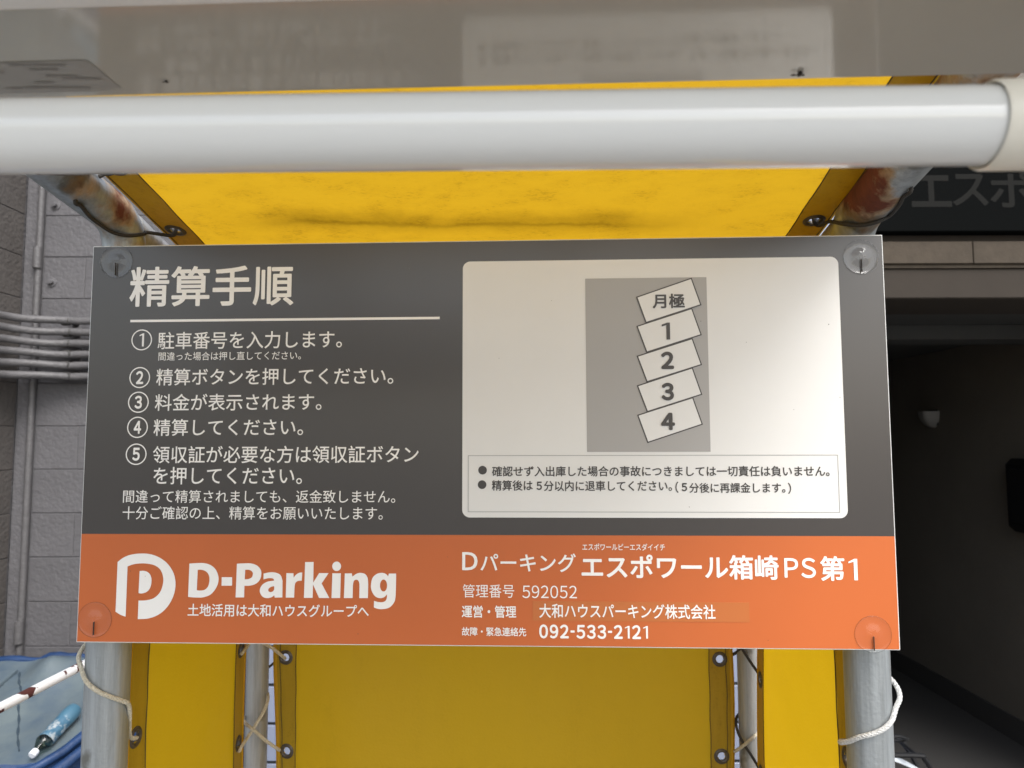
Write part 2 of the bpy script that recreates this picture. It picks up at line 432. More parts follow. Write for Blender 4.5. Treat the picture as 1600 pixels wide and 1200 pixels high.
def lathe(bm, prof, origin, axis, seg=24, up=None, closed=False):
    """prof: list of (radius, distance along axis)"""
    ax = Vector(axis).normalized()
    u = ax.orthogonal().normalized(); v = ax.cross(u)
    o = Vector(origin)
    rings = []
    for r, h in prof:
        if r < 1e-6:
            rings.append([bm.verts.new(o + ax * h)])
        else:
            rings.append([bm.verts.new(o + ax * h + (u * math.cos(2 * math.pi * k / seg) + v * math.sin(2 * math.pi * k / seg)) * r) for k in range(seg)])
    pr = list(zip(rings, rings[1:]))
    if closed: pr.append((rings[-1], rings[0]))
    for a, b in pr:
        for k in range(seg):
            k2 = (k + 1) % seg
            if len(a) == 1 and len(b) == 1: continue
            if len(a) == 1: bm.faces.new((a[0], b[k2], b[k]))
            elif len(b) == 1: bm.faces.new((a[k], a[k2], b[0]))
            else: bm.faces.new((a[k], a[k2], b[k2], b[k]))

# ------------------------------------------------------------------ GROUND
bm = bmesh.new()
box(bm, -600, 600, -600, 600, -0.3, 0.0)
struct(fin(bm, 'ground', 'ground'), 'grey concrete ground')

# ------------------------------------------------------------------ THE SIGN
SW, SH, ST = 0.45, 0.2251, 0.004
sign = thing('parking_sign', 'grey and orange parking payment instruction board fixed to the front posts', 'sign', B(0, 0, -SH))
bm = bmesh.new()
boxB(bm, -SW, SW, 0.0, ST, -SH, SH, 0.0006)
fin(bm, 'backing_board', 'board_edge', sign)
_, z_band = sign_ab(760, 836)
def flat(name, poly, depth, m, parent, thick=0.0):
    """a printed patch: polygon in sign coordinates laid just proud of the board"""
    bm = bmesh.new()
    vs = [bm.verts.new(B(a, -depth, c)) for a, c in poly]
    f = bm.faces.new(vs)
    if thick:
        r = bmesh.ops.extrude_face_region(bm, geom=[f])
        n = B(0, -thick, 0) - B(0, 0, 0)
        bmesh.ops.translate(bm, vec=n, verts=[v for v in r['geom'] if isinstance(v, bmesh.types.BMVert)])
    bmesh.ops.triangulate(bm, faces=bm.faces)
    return fin(bm, name, m, parent)
def rect(a0, a1, c0, c1): return [(a0, c0), (a1, c0), (a1, c1), (a0, c1)]
def rrect(a0, a1, c0, c1, r, n=8):
    p = []
    for cx, cy, s in ((a1 - r, c1 - r, 0), (a0 + r, c1 - r, 1), (a0 + r, c0 + r, 2), (a1 - r, c0 + r, 3)):
        for k in range(n + 1):
            t = (s + k / n) * math.pi / 2
            p.append((cx + r * math.cos(t), cy + r * math.sin(t)))
    return p
E_ = 0.0011
flat('grey_print_area', rect(-SW + E_, SW - E_, z_band, SH - E_), 0.0003, 'print_grey', sign)
flat('orange_band', rect(-SW + E_, SW - E_, -SH + E_, z_band), 0.0003, 'print_orange', sign)
ax0, c_top = sign_ab(725, 409); ax1, _ = sign_ab(1311.5, 404)
_, c_bot = sign_ab(760, 808.5); ax1b, _ = sign_ab(1323, 812); ax0b, _ = sign_ab(721, 800)
WX0, WX1 = (ax0 + ax0b) / 2, (ax1 + ax1b) / 2
flat('white_print_area', rrect(WX0, WX1, c_bot, c_top, 0.0085), 0.0006, 'print_white', sign)
g0 = sign_ab(916, 570)[0]; g1 = sign_ab(1107, 570)[0]; gt = sign_ab(1010, 434.5)[1]; gb = sign_ab(1010, 706)[1]
flat('parking_lot_plan', rect(g0, g1, gb, gt), 0.0009, 'diagram_grey', sign)

# parking bay cards
def poly_off(p, d):
    n = len(p); out = []
    for i in range(n):
        a, b, c = Vector(p[i - 1]), Vector(p[i]), Vector(p[(i + 1) % n])
        e1 = (b - a).normalized(); e2 = (c - b).normalized()
        n1 = Vector((-e1.y, e1.x)); n2 = Vector((-e2.y, e2.x))
        m_ = (n1 + n2); m_ *= d / max(0.2, m_.dot(n1))
        out.append(tuple(b + m_))
    return out
cards = [((185, 185), (538, 63), (600, 235), (245, 350)), ((187, 373), (541, 258), (602, 428), (250, 541)),
         ((189, 566), (544, 452), (604, 621), (252, 732)), ((190, 757), (545, 641), (606, 813), (254, 925)),
         ((192, 947), (548, 833), (610, 1006), (257, 1124))]
for i, q in enumerate(cards):
    p = [sign_ab(950 + x / 4.14, 420 + y / 4.14) for x, y in q]
    area = sum(p[k - 1][0] * p[k][1] - p[k][0] * p[k - 1][1] for k in range(4))
    if area < 0: p = p[::-1]
    d0 = 0.0011 + 0.00014 * (5 - i)
    bay = flat('parking_bay', poly_off(p, -0.0005), d0, 'ink', sign)
    flat('bay_face', poly_off(p, 0.0008), d0 + 0.00007, 'print_white', bay).matrix_parent_inverse = Matrix.Identity(4)
    bay.children[0].data.transform(Matrix.Translation(-sign.location))

# lettering: text turned into flat meshes and fitted to the printed box it fills
def one_glyph(weight):
    sw = 0.085 + 1.5 * weight
    x1 = 0.19 + sw
    P = [(0.0, 0.60 - 0.8 * weight), (0.0, 0.60 + weight), (0.19 + sw * 0.25, 0.73), (x1, 0.73), (x1, 0), (0.19, 0), (0.19, 0.73 - 0.075 - 0.75 * weight)]
    me = bpy.data.meshes.new('t'); bm = bmesh.new()
    bm.faces.new([bm.verts.new((x, y, 0)) for x, y in P]); bmesh.ops.triangulate(bm, faces=bm.faces)
    bm.to_mesh(me); bm.free(); return me
def glyphs(text, weight):
    if text == '１': return one_glyph(weight)
    c = bpy.data.curves.new('t', 'FONT'); c.body = text; c.resolution_u = 4
    o = bpy.data.objects.new('t', c); COL.objects.link(o)
    bpy.context.view_layer.update()
    dg = bpy.context.evaluated_depsgraph_get()
    me = bpy.data.meshes.new_from_object(o.evaluated_get(dg))
    bpy.data.objects.remove(o); bpy.data.curves.remove(c)
    if weight > 0:                                     # heavier stroke: the same outline laid again a hair to each side
        bm = bmesh.new()
        for k in range(9):
            n0 = len(bm.verts)
            bm.from_mesh(me)
            bm.verts.ensure_lookup_table()
            if k:
                t = k * math.pi / 4
                for v in bm.verts[n0:]:
                    v.co += Vector((math.cos(t) * weight, math.sin(t) * weight, 0.05 * k))
        bm.to_mesh(me); bm.free()
    return me
def tight(text, weight, gap):
    """set characters by their ink width plus a gap (for Latin letters and digits)"""
    x = 0; ms = []
    for ch in text:
        if ch == ' ': x += 0.35; continue
        me = glyphs(ch, weight)
        x0 = min(v.co.x for v in me.vertices); x1 = max(v.co.x for v in me.vertices)
        if ch == '１': w_ = max(x1 - x0, 0.40); pad = (w_ - (x1 - x0)) * 0.45
        elif ch == '－':
            for v in me.vertices: v.co.x = x0 + (v.co.x - x0) * 0.36
            w_ = (x1 - x0) * 0.36; pad = 0
        else: w_ = x1 - x0; pad = 0
        me.transform(Matrix.Translation((x - x0 + pad, 0, 0)))
        x += w_ + gap
        ms.append(me)
    bm = bmesh.new()
    for m_ in ms: bm.from_mesh(m_); bpy.data.meshes.remove(m_)
    out = bpy.data.meshes.new('t'); bm.to_mesh(out); bm.free()
    return out
def place(me, name, box_, depth, m, parent, fn=None):
    a0, a1, c0, c1 = box_
    xs = [v.co.x for v in me.vertices]; ys = [v.co.y for v in me.vertices]
    x0, x1, y0, y1 = min(xs), max(xs), min(ys), max(ys)
    f = fn or (lambda a, c: B(a, -depth, c))
    for v in me.vertices:
        zl = v.co.z * 0.0003
        v.co = f(a0 + (v.co.x - x0) / (x1 - x0) * (a1 - a0), c0 + (v.co.y - y0) / (y1 - y0) * (c1 - c0))
        v.co.y -= zl
    me.name = name
    me.materials.clear()
    o = link(name, me, m, parent)
    return o
def line(name, text, u0, u1, ur, vt, vb, m='letter_white', weight=0.0, depth=0.0006, latin=None, parent=None):
    vm = (vt + vb) / 2
    a0 = sign_ab(u0, vm)[0]; a1 = sign_ab(u1, vm)[0]
    c1 = sign_ab(ur, vt)[1]; c0 = sign_ab(ur, vb)[1]
    me = tight(text, weight, latin) if latin is not None else glyphs(text, weight)
    return place(me, name, (a0, a1, c0, c1), depth, m, parent or sign)
W1 = 0.006
line('heading', '精算手順', 203.7, 459.5, 330, 415.5, 478.5, weight=0.016)
a0, c_ = sign_ab(204.4, 501.8); a1, _ = sign_ab(687.4, 501.8)
flat('heading_rule', rect(a0, a1, c_ - 0.0014, c_ + 0.0014), 0.0006, 'letter_white', sign)
def ring(bm, a, c, r, th, depth, seg=40):
    o_, i_ = [], []
    for k in range(seg):
        t = 2 * math.pi * k / seg
        o_.append(bm.verts.new(B(a + r * math.cos(t), -depth, c + r * math.sin(t))))
        i_.append(bm.verts.new(B(a + (r - th) * math.cos(t), -depth, c + (r - th) * math.sin(t))))
    for k in range(seg):
        bm.faces.new((o_[k], o_[(k + 1) % seg], i_[(k + 1) % seg], i_[k]))
for ch, u, v in (('１', 222.2, 531.2), ('２', 219.1, 590), ('３', 217, 628.5), ('４', 215.6, 667.7), ('５', 213.5, 709.7)):
    bm = bmesh.new()
    a, c = sign_ab(u, v)
    ring(bm, a, c, 0.0121, 0.0013, 0.0006)
    st = fin(bm, 'step_number', 'letter_white', sign)
    hw = 3.6 if ch == '１' else 5.8
    d = line('digit', ch, u - hw, u + hw, u, v - 10.2, v + 10.2, weight=0.035)
line('instruction_text', '駐車番号を入力します。', 247.4, 534.8, 300, 518.6, 545.6, weight=0.007)
line('instruction_text', '間違った場合は押し直してください。', 248.5, 470.8, 300, 550, 563.2, weight=0.004)
line('instruction_text', '精算ボタンを押してください。', 245, 615, 300, 575.8, 602.2, weight=0.007)
line('instruction_text', '料金が表示されます。', 242.9, 503, 300, 615.4, 641.8, weight=0.007)
line('instruction_text', '精算してください。', 240.8, 474.3, 300, 654.6, 681, weight=0.007)
line('instruction_text', '領収証が必要な方は領収証ボタン', 239.8, 654.5, 300, 696.8, 723.7, weight=0.007)
line('instruction_text', 'を押してください。', 240.5, 472.5, 300, 729.5, 756.8, weight=0.007)
line('instruction_text', '間違って精算されましても、返金致しません。', 193.2, 618, 250, 765.5, 785.5, weight=0.002)
line('instruction_text', '十分ご確認の上、精算をお願いいたします。', 192.5, 598.5, 250, 791, 811.5, weight=0.002)
line('bay_text', '月極', 1019.3, 1069.6, 1045, 459.4, 482.3, m='ink', depth=0.0022, weight=0.025)
for ch, u0, u1, v0, v1 in (('１', 1033.8, 1046.6, 504.5, 531), ('２', 1032.6, 1052.7, 549.7, 577), ('３', 1033.3, 1052.7, 598.3, 626), ('４', 1032.9, 1054.3, 645, 672)):
    line('bay_text', ch, u0, u1, (u0 + u1) / 2, v0, v1, m='ink', depth=0.0022, weight=0.045)
# notice box
n0 = sign_ab(731.5, 755)[0]; n1 = sign_ab(1311, 760)[0]; nt_ = sign_ab(740, 711.5)[1]; nb_ = sign_ab(740, 800)[1]
bm = bmesh.new()
t_ = 0.0006
for r_ in (rect(n0, n1, nt_ - t_, nt_), rect(n0, n1, nb_, nb_ + t_), rect(n0, n0 + t_, nb_ + t_, nt_ - t_), rect(n1 - t_, n1, nb_ + t_, nt_ - t_)):
    bm.faces.new([bm.verts.new(B(a, -0.0009, c)) for a, c in r_])
fin(bm, 'notice_border', 'thin_line', sign)
for u, v in ((754.3, 734.6), (753.6, 757.2)):
    a, c = sign_ab(u, v)
    flat('bullet_mark', [(a + 0.0048 * math.cos(k * math.pi / 12), c + 0.0048 * math.sin(k * math.pi / 12)) for k in range(24)], 0.0009, 'ink', sign)
def ntc(text, u0, u1, ur, vt, vb, latin=None, wgt=0.016):
    line('notice_text', text, u0, u1, ur, vt, vb, m='ink', depth=0.0009, weight=wgt, latin=latin)
ntc('確認せず入出庫した場合の事故につきましては一切責任は負いません。', 769, 1295.9, 800, 728.3, 744.5)
ntc('精算後は', 768.7, 832.6, 800, 750.2, 766.6)
ntc('５', 838.5, 847, 843, 752.4, 765.6, wgt=0.03)
ntc('分以内に退車してください。', 850, 1050, 900, 751.0, 767.4)
ntc('（', 1055.3, 1060, 1058, 752.5, 770)
ntc('５', 1065, 1073.6, 1069, 754.6, 767.6, wgt=0.03)
ntc('分後に再課金します。', 1077, 1227, 1130, 754.2, 770)
ntc('）', 1231, 1236, 1233, 754.2, 771.6)

# traced emblem and name
def outline(path, sub=5):
    n = len(path); out = []
    for i in range(n):
        p1, p2 = path[i], path[(i + 1) % n]
        a, b = Vector(p1[:2]), Vector(p2[:2])
        k1, k2 = len(p1) > 2, len(p2) > 2
        if k1 and k2: out.append(tuple(a)); continue
        p0 = a if k1 else Vector(path[i - 1][:2])
        p3 = b if k2 else Vector(path[(i + 2) % n][:2])
        for k in range(sub):
            t = k / sub
            q = 0.5 * ((2 * a) + (b - p0) * t + (2 * p0 - 5 * a + 4 * b - p3) * t * t + (3 * a - p0 - 3 * b + p3) * t ** 3)
            out.append(tuple(q))
    return out
def traced(name, paths, fn, m, depth=0.0006):
    c = bpy.data.curves.new('t', 'CURVE'); c.dimensions = '2D'; c.fill_mode = 'BOTH'
    for p in paths:
        s = c.splines.new('POLY'); s.points.add(len(p) - 1); s.use_cyclic_u = True
        for i, q in enumerate(p):
            a, cc = sign_ab(*fn(*q)); s.points[i].co = (a * 100, cc * 100, 0, 1)
    o = bpy.data.objects.new('t', c); COL.objects.link(o)
    bpy.context.view_layer.update()
    me = bpy.data.meshes.new_from_object(o.evaluated_get(bpy.context.evaluated_depsgraph_get()))
    bpy.data.objects.remove(o)
    for v in me.vertices: v.co = B(v.co.x / 100, -depth, v.co.y / 100)
    me.name = name; me.materials.clear()
    return link(name, me, m, sign)
emb = lambda x, y: (170 + x / 8.575, 840 + y / 8.571)
traced('emblem', [outline([(125, 325, 1), (200, 268), (300, 228), (430, 212), (560, 220), (690, 268), (800, 355), (876, 480), (900, 620), (875, 770), (795, 920), (680, 1025), (540, 1080), (395, 1090, 1),
                           (405, 840, 1), (500, 838), (610, 808), (695, 725), (735, 600), (728, 500), (690, 420), (620, 370), (520, 347), (420, 345), (330, 358), (258, 385, 1), (232, 1058, 1), (160, 1030), (97, 990, 1)]),
                  outline([(420, 445, 1), (490, 445), (550, 480), (578, 550), (568, 650), (525, 718), (460, 745), (405, 742, 1)])], emb, 'letter_white')
nm = lambda x, y: (285 + x / 9.412, 870 + y / 9.411)
ell = lambda cx, cy, rx, ry: [(cx + rx * math.cos(k * math.pi / 16), cy + ry * math.sin(k * math.pi / 16)) for k in range(32)]
traced('company_name', [
    outline([(110, 98, 1), (230, 90), (330, 92), (430, 125), (505, 200), (538, 320), (510, 440), (430, 545), (330, 590), (230, 598), (90, 588, 1)]),
    outline([(232, 190, 1), (290, 190), (355, 215), (396, 270), (404, 345), (385, 430), (335, 482), (270, 494), (218, 490, 1)]),
    [(585, 298), (738, 298), (736, 423), (582, 423)],
    outline([(808, 100, 1), (900, 95), (1010, 95), (1100, 125), (1155, 185), (1167, 250), (1145, 335), (1085, 395), (1000, 422), (918, 425, 1), (914, 595, 1), (788, 595, 1)]),
    outline([(930, 190, 1), (985, 190), (1030, 215), (1042, 252), (1025, 300), (975, 325), (922, 328, 1)]),
    outline([(1200, 245, 1), (1290, 226), (1380, 232), (1450, 270), (1478, 350, 1), (1476, 595, 1), (1362, 598, 1), (1358, 565, 1), (1310, 595), (1250, 606), (1185, 585), (1147, 525), (1148, 465), (1185, 405), (1255, 365), (1355, 348, 1), (1342, 322), (1300, 312), (1250, 316), (1198, 332, 1)]),
    outline([(1355, 430, 1), (1310, 440), (1274, 468), (1270, 500), (1300, 517), (1338, 505), (1355, 478, 1)]),
    outline([(1535, 238, 1), (1639, 240, 1), (1641, 305, 1), (1680, 258), (1725, 233), (1768, 229, 1), (1760, 350, 1), (1705, 354), (1668, 382), (1655, 440, 1), (1648, 598, 1), (1525, 598, 1)]),
    outline([(1810, 75, 1), (1935, 75, 1), (1929, 378, 1), (2015, 238, 1), (2155, 238, 1), (2052, 390, 1), (2165, 604, 1), (2015, 604, 1), (1926, 405, 1), (1920, 602, 1), (1792, 602, 1)]),
    [(2210, 240), (2335, 240), (2325, 604), (2198, 604)], ell(2273, 138, 65, 70),
    outline([(2393, 242, 1), (2495, 242, 1), (2505, 290, 1), (2560, 250), (2620, 234), (2690, 252), (2728, 310), (2737, 400, 1), (2732, 605, 1), (2605, 605, 1), (2608, 410), (2592, 350), (2560, 335), (2525, 355), (2512, 420, 1), (2508, 605, 1), (2380, 605, 1)]),
    outline([(3040, 245, 1), (3147, 245, 1), (3140, 560), (3115, 670), (3045, 745), (2940, 768), (2870, 760), (2820, 742, 1), (2822, 645, 1), (2880, 662), (2950, 664), (2995, 640), (3012, 590), (3012, 550, 1), (2975, 590), (2910, 606), (2840, 580), (2788, 500), (2777, 410), (2800, 310), (2860, 252), (2935, 234), (2995, 250), (3030, 285, 1)]),
    ell(2962, 420, 52, 88)], nm, 'letter_white')
line('company_text', '土地活用は大和ハウスグループへ', 294, 576.8, 420, 943.8, 963.6, weight=0.012)
line('company_text', 'Ｄ', 722.5, 746.5, 734, 862.5, 890.8, weight=0.018)
line('company_text', 'パーキング', 751, 900, 830, 864.5, 893.5, weight=0.012)
line('company_text', 'エスポワールピーエスダイイチ', 910, 1039, 970, 849.2, 860, weight=0.01)
line('company_text', 'エスポワール箱崎', 908.8, 1216.5, 1159, 867, 905.5, weight=0.022)
line('company_text', 'ＰＳ', 1225.5, 1274.5, 1250, 871.5, 903, weight=0.015, latin=0.12)
line('company_text', '第', 1281.5, 1319.5, 1300, 868.8, 907.5, weight=0.022)
line('company_text', '１', 1326, 1339.8, 1333, 873, 906.5, weight=0.03)
line('company_text', '管理番号', 723.4, 803.8, 760, 912.8, 933.6)
line('company_text', '５９２０５２', 816.5, 901.6, 860, 914.8, 934.6, latin=0.12, weight=0.0)
line('company_text', '運営・管理', 721.9, 806.9, 760, 945.8, 965, weight=0.016)
line('company_text', '故障・緊急連絡先', 721.9, 822.5, 770, 979.8, 993.6, weight=0.012)
line('company_text', '０９２－５３３－２１２１', 842.7, 1012.5, 927, 976, 998, latin=0.12, weight=0.03)
s0 = sign_ab(832.8, 953)[0]; s1 = sign_ab(1171, 957)[0]; s2 = sign_ab(1000, 940)[1]; s3 = sign_ab(1000, 970.8)[1]
flat('name_sticker', rect(s0, s1, s3, s2), 0.0003, 'sticker', sign, thick=0.0004)
line('company_text', '大和ハウスパーキング株式会社', 842.8, 1117.8, 980, 943.6, 966.2, weight=0.012, depth=0.001)

bm = bmesh.new()
rnd = random.Random(11)
for u, v, r_ in [(1294.5, 507, 0.5), (1166, 535, 0.35), (1095, 502, 0.4), (1312, 621, 0.35), (1077, 792, 0.35), (862, 470, 0.3), (1240, 640, 0.3), (780, 560, 0.3), (228, 900, 0.3), (205, 892, 0.4), (470, 600, 0.3), (640, 420, 0.3), (700, 870, 0.3), (1200, 1000, 0.3), (560, 990, 0.35)]:
    a, c = sign_ab(u, v)
    r_ *= 0.0013
    bm.faces.new([bm.verts.new(B(a + r_ * rnd.uniform(0.7, 1.2) * math.cos(k * 1.047), -0.0011, c + r_ * rnd.uniform(0.7, 1.2) * math.sin(k * 1.047))) for k in range(6)])
sk = fin(bm, 'dirt_specks', 'ink', sign); sk['kind'] = 'stuff'

# four clear fixing discs with a slit, and their screws
for u, v, lab in ((183, 409, None), (1345, 402, None), (149, 968, None), (1364, 991, None)):
    a, c = sign_ab(u, v)
    bm = bmesh.new()
    n = (B(0, -1, 0) - B(0, 0, 0))
    lathe(bm, [(0.0193, 0.0003), (0.0191, 0.0010), (0.0186, 0.0011), (0.0180, 0.0007), (0.0120, 0.0008), (0.0085, 0.0016), (0.0060, 0.0026), (0.0035, 0.0030), (0, 0.0030)], B(a, 0, c), n, 40)
    for vtx in bm.verts:
        h = (vtx.co - B(a, 0, c)).dot(n)
        if h > 0.0015: vtx.co += n * (random.random() - 0.5) * 0.0006
    dsc = fin(bm, 'fixing_disc', 'clear', sign, smooth=True)
    bm = bmesh.new()
    lathe(bm, [(0.0190, 0.0010), (0.0190, 0.0014), (0.0194, 0.0014), (0.0194, 0.0004)], B(a, 0, c), n, 48, closed=True)
    rim = fin(bm, 'disc_rim', 'clear_edge', dsc, smooth=True)
    rim.data.transform(Matrix.Translation(-sign.location))
    bm = bmesh.new()
    boxB(bm, a - 0.00015, a + 0.00015, -0.0034, -0.0009, c - 0.0165, c - 0.002)
    sl_ = fin(bm, 'slit', 'ink', dsc)
    sl_.data.transform(Matrix.Translation(-sign.location))

# ------------------------------------------------------------------ PIPE FRAME of the booth
PR = 0.0243
def roofZ(b):            # underside line of the roof rails, relative to ORG.z
    return 0.2875 - 0.219 * ((b + 0.786) - 0.737) + 0.0014
PB = 0.052
def px_booth(u, v, b):
    """a, c of pixel u,v on the booth plane at depth b"""
    d = ray(u, v); n = Vector((-SY, CY, 0)); o = Vector((0, 0, EYE))
    org = B(0, b, 0)
    t = (org - o).dot(n) / d.dot(n)
    p = o + d * t - org
    return p.x * CY + p.y * SY, p.z
def px_side(u, v, a):
    """b, c of pixel u,v on the booth plane at side position a"""
    d = ray(u, v); n = Vector((CY, SY, 0)); o = Vector((0, 0, EYE))
    org = B(a, 0, 0)
    t = (org - o).dot(n) / d.dot(n)
    p = o + d * t - org
    return -p.x * SY + p.y * CY, p.z
AL = px_booth(169.5, 1040, PB)[0]; AR = px_booth(1354.5, 1040, PB)[0]
RAIL = {}
for a_, q1, q2 in ((AL, (82, 259), (185, 340)), (AR, (1434, 228), (1349, 327))):
    b1, c1_ = px_side(*q1, a_); b2, c2_ = px_side(*q2, a_)
    RAIL[a_] = (b1, c1_, (c2_ - c1_) / (b2 - b1))
print('RAIL', RAIL)
def railZ(a, b): r_ = RAIL[a]; return r_[1] + r_[2] * (b - r_[0])
frame = thing('pipe_frame', 'galvanised pipe frame of the yellow booth with rust on its bends', 'frame', B(0, 0.25, -EYE + 0.0014))
AXIS = {}
def pipe_bm(a):
    bc = PB
    zc = railZ(a, bc)
    rad = 0.040
    d = Vector((-1, -RAIL[a][2])).normalized()          # (b, c) direction towards the viewer
    P0 = Vector((bc, zc - rad)); P1 = Vector((bc, zc)); P2 = P1 + d * rad
    pts = [B(a, bc, -EYE + 0.0014), B(a, bc, -0.9), B(a, bc, -0.4), B(a, bc, zc - rad - 0.12)]
    for k in range(9):
        t = k / 8
        q = P0 * (1 - t) ** 2 + P1 * 2 * t * (1 - t) + P2 * t * t
        pts.append(B(a, q.x, q.y))
    for k in (0.2, 0.4, 0.62, 0.92):
        q = P1 + d * k
        pts.append(B(a, q.x, q.y))
    AXIS[a] = [pts[3].lerp(pts[4], k / 12) for k in range(12)] + pts[4:13] + [pts[12].lerp(pts[-1], k / 60) for k in range(1, 61)]
    bm = bmesh.new()
    tube(bm, pts, PR, 32)
    return bm
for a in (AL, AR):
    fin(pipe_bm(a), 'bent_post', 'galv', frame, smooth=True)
RB = 0.475
for a, af in ((px_booth(403, 1040, RB)[0], AL), (px_booth(1170, 1040, RB)[0], AR)):
    bm = bmesh.new()
    tube(bm, [B(a, RB, -EYE + 0.0014), B(a, RB, roofZ(RB) - 0.03)], 0.0192, 24)
    fin(bm, 'rear_post', 'galv2', frame, smooth=True)
    bm = bmesh.new()
    tube(bm, [B(af, PB, railZ(af, PB) - 0.004), B(a, RB + 0.03, roofZ(RB + 0.03) - 0.03)], 0.0215, 20)
    fin(bm, 'roof_rail', 'galv2', frame, smooth=True)
for b, nmx in ((RB, 'crossbar'), (-0.50, 'crossbar'), (-0.84, 'crossbar')):
    bm = bmesh.new()
    off = 0.045 if b != RB else -0.03
    off = 0.030 if b != RB else -0.04
    tube(bm, [B(-0.44, b, roofZ(b) + off), B(0.43, b, roofZ(b) + off)], 0.017, 16)
    fin(bm, nmx, 'galv2', frame, smooth=True)

# ------------------------------------------------------------------ TARPAULINS
def sheet(name, label, fn, s0, s1, t0, t1, ds, holes, parent=None, m='tarp', hr=0.0075):
    """fn(s,t) -> booth point; grid with eyelet holes cut out"""
    ns = max(2, int((s1 - s0) / ds)); ntt = max(2, int((t1 - t0) / ds))
    bm = bmesh.new()
    g = [[bm.verts.new(B(*fn(s0 + (s1 - s0) * i / ns, t0 + (t1 - t0) * j / ntt))) for j in range(ntt + 1)] for i in range(ns + 1)]
    for i in range(ns):
        for j in range(ntt):
            s = s0 + (s1 - s0) * (i + .5) / ns; t = t0 + (t1 - t0) * (j + .5) / ntt
            if any((s - hs) ** 2 + (t - ht) ** 2 < hr * hr for hs, ht in holes): continue
            bm.faces.new((g[i][j], g[i + 1][j], g[i + 1][j + 1], g[i][j + 1]))
    loose = [v for v in bm.verts if not v.link_faces]
    bmesh.ops.delete(bm, geom=loose, context='VERTS')
    return bm
def grommet(fn, s, t, parent, side=-1):
    p = Vector(fn(s, t)); e = 0.004
    ds_ = (Vector(fn(s + e, t)) - Vector(fn(s - e, t))); dt_ = (Vector(fn(s, t + e)) - Vector(fn(s, t - e)))
    n = ds_.cross(dt_).normalized()
    P = B(*p); N = (B(*(p + n)) - P)
    bm = bmesh.new()
    prof = [(0.0066, 0.0006), (0.0072, 0.0024), (0.0092, 0.0034), (0.0120, 0.0028), (0.0136, 0.0010), (0.0136, -0.0010), (0.0120, -0.0028), (0.0092, -0.0034), (0.0072, -0.0024), (0.0066, -0.0006)]
    lathe(bm, prof, P, N, 28, closed=True)
    g = fin(bm, 'grommet', 'grommet', parent, smooth=True)
    return P, N
def stitch(fn, s, t0, t1, parent, n=60, off=0.0014, vertical=True):
    bm = bmesh.new()
    pts = []
    for k in range(n + 1):
        t = t0 + (t1 - t0) * k / n
        q = Vector(fn(s + 0.0006 * math.sin(k * 1.7), t)) if vertical else Vector(fn(t, s))
        pts.append(q)
    off_v = off if isinstance(off, tuple) else (0, -off, 0)
    tube(bm, [B(*(q + Vector(off_v))) for q in pts], 0.0007, 5)
    return fin(bm, 'seam', 'stitch', parent)

# back panel (a, c) at b ~ 0.47
def back_fn(a, c):
    edge = max(0, (abs(a) - 0.36) / 0.06)
    return (a + (-1 if a < 0 else 1) * 0.006 * edge * math.sin(c * 13 + (1 if a > 0 else 0)), 0.488 + 0.006 * math.sin(a * 7 + 1) + 0.004 * math.sin(a * 19 + c * 5) + 0.004 * math.sin(c * 9) * edge, c)
bt = thing('back_tarp', 'large yellow tarpaulin closing the back of the booth behind the board', 'tarpaulin', B(0, 0.488, -1.2))
bl = px_booth(434, 1100, 0.488)[0]; br = px_booth(1140.5, 1100, 0.488)[0]
holes = []
sp = px_booth(447, 1025, 0.488)[1] - px_booth(437, 1172, 0.488)[1]
gzl = [px_booth(447, 1025, 0.488)[1] + sp * k for k in (2, 1, 0, -1, -2)]
gzr = [px_booth(1130, 1028, 0.488)[1] + sp * k for k in (2, 1, 0, -1, -2)]
gl = bl + 0.018; gr = br - 0.018
holes = [(gl, z) for z in gzl] + [(gr, z) for z in gzr]
fin(sheet('p', '', back_fn, bl, br, -1.15, 0.13, 0.0045, holes), 'sheet', 'tarp', bt, smooth=True)
for sgn, e0 in ((1, bl), (-1, br)):
    f2 = lambda a, c: tuple(Vector(back_fn(a, c)) + Vector((0, -0.0016, 0)))
    lo_, hi_ = (e0, e0 + 0.036) if sgn > 0 else (e0 - 0.036, e0)
    fin(sheet('p', '', f2, lo_, hi_, -1.15, 0.13, 0.0045, holes), 'hem', 'hem', bt, smooth=True)
    stitch(f2, e0 + sgn * 0.036, -1.15, 0.1, bt); stitch(f2, e0 + sgn * 0.009, -1.15, 0.1, bt)
    # rolled outer edge
    bm = bmesh.new(); tube(bm, [B(*back_fn(e0, -1.15 + 1.28 * k / 50)) for k in range(51)], 0.0042, 8); fin(bm, 'rolled_edge', 'tarp', bt, smooth=True)
GB = {}
for s, t in holes:
    GB[(round(s, 3), round(t, 3))] = grommet(back_fn, s, t, bt)

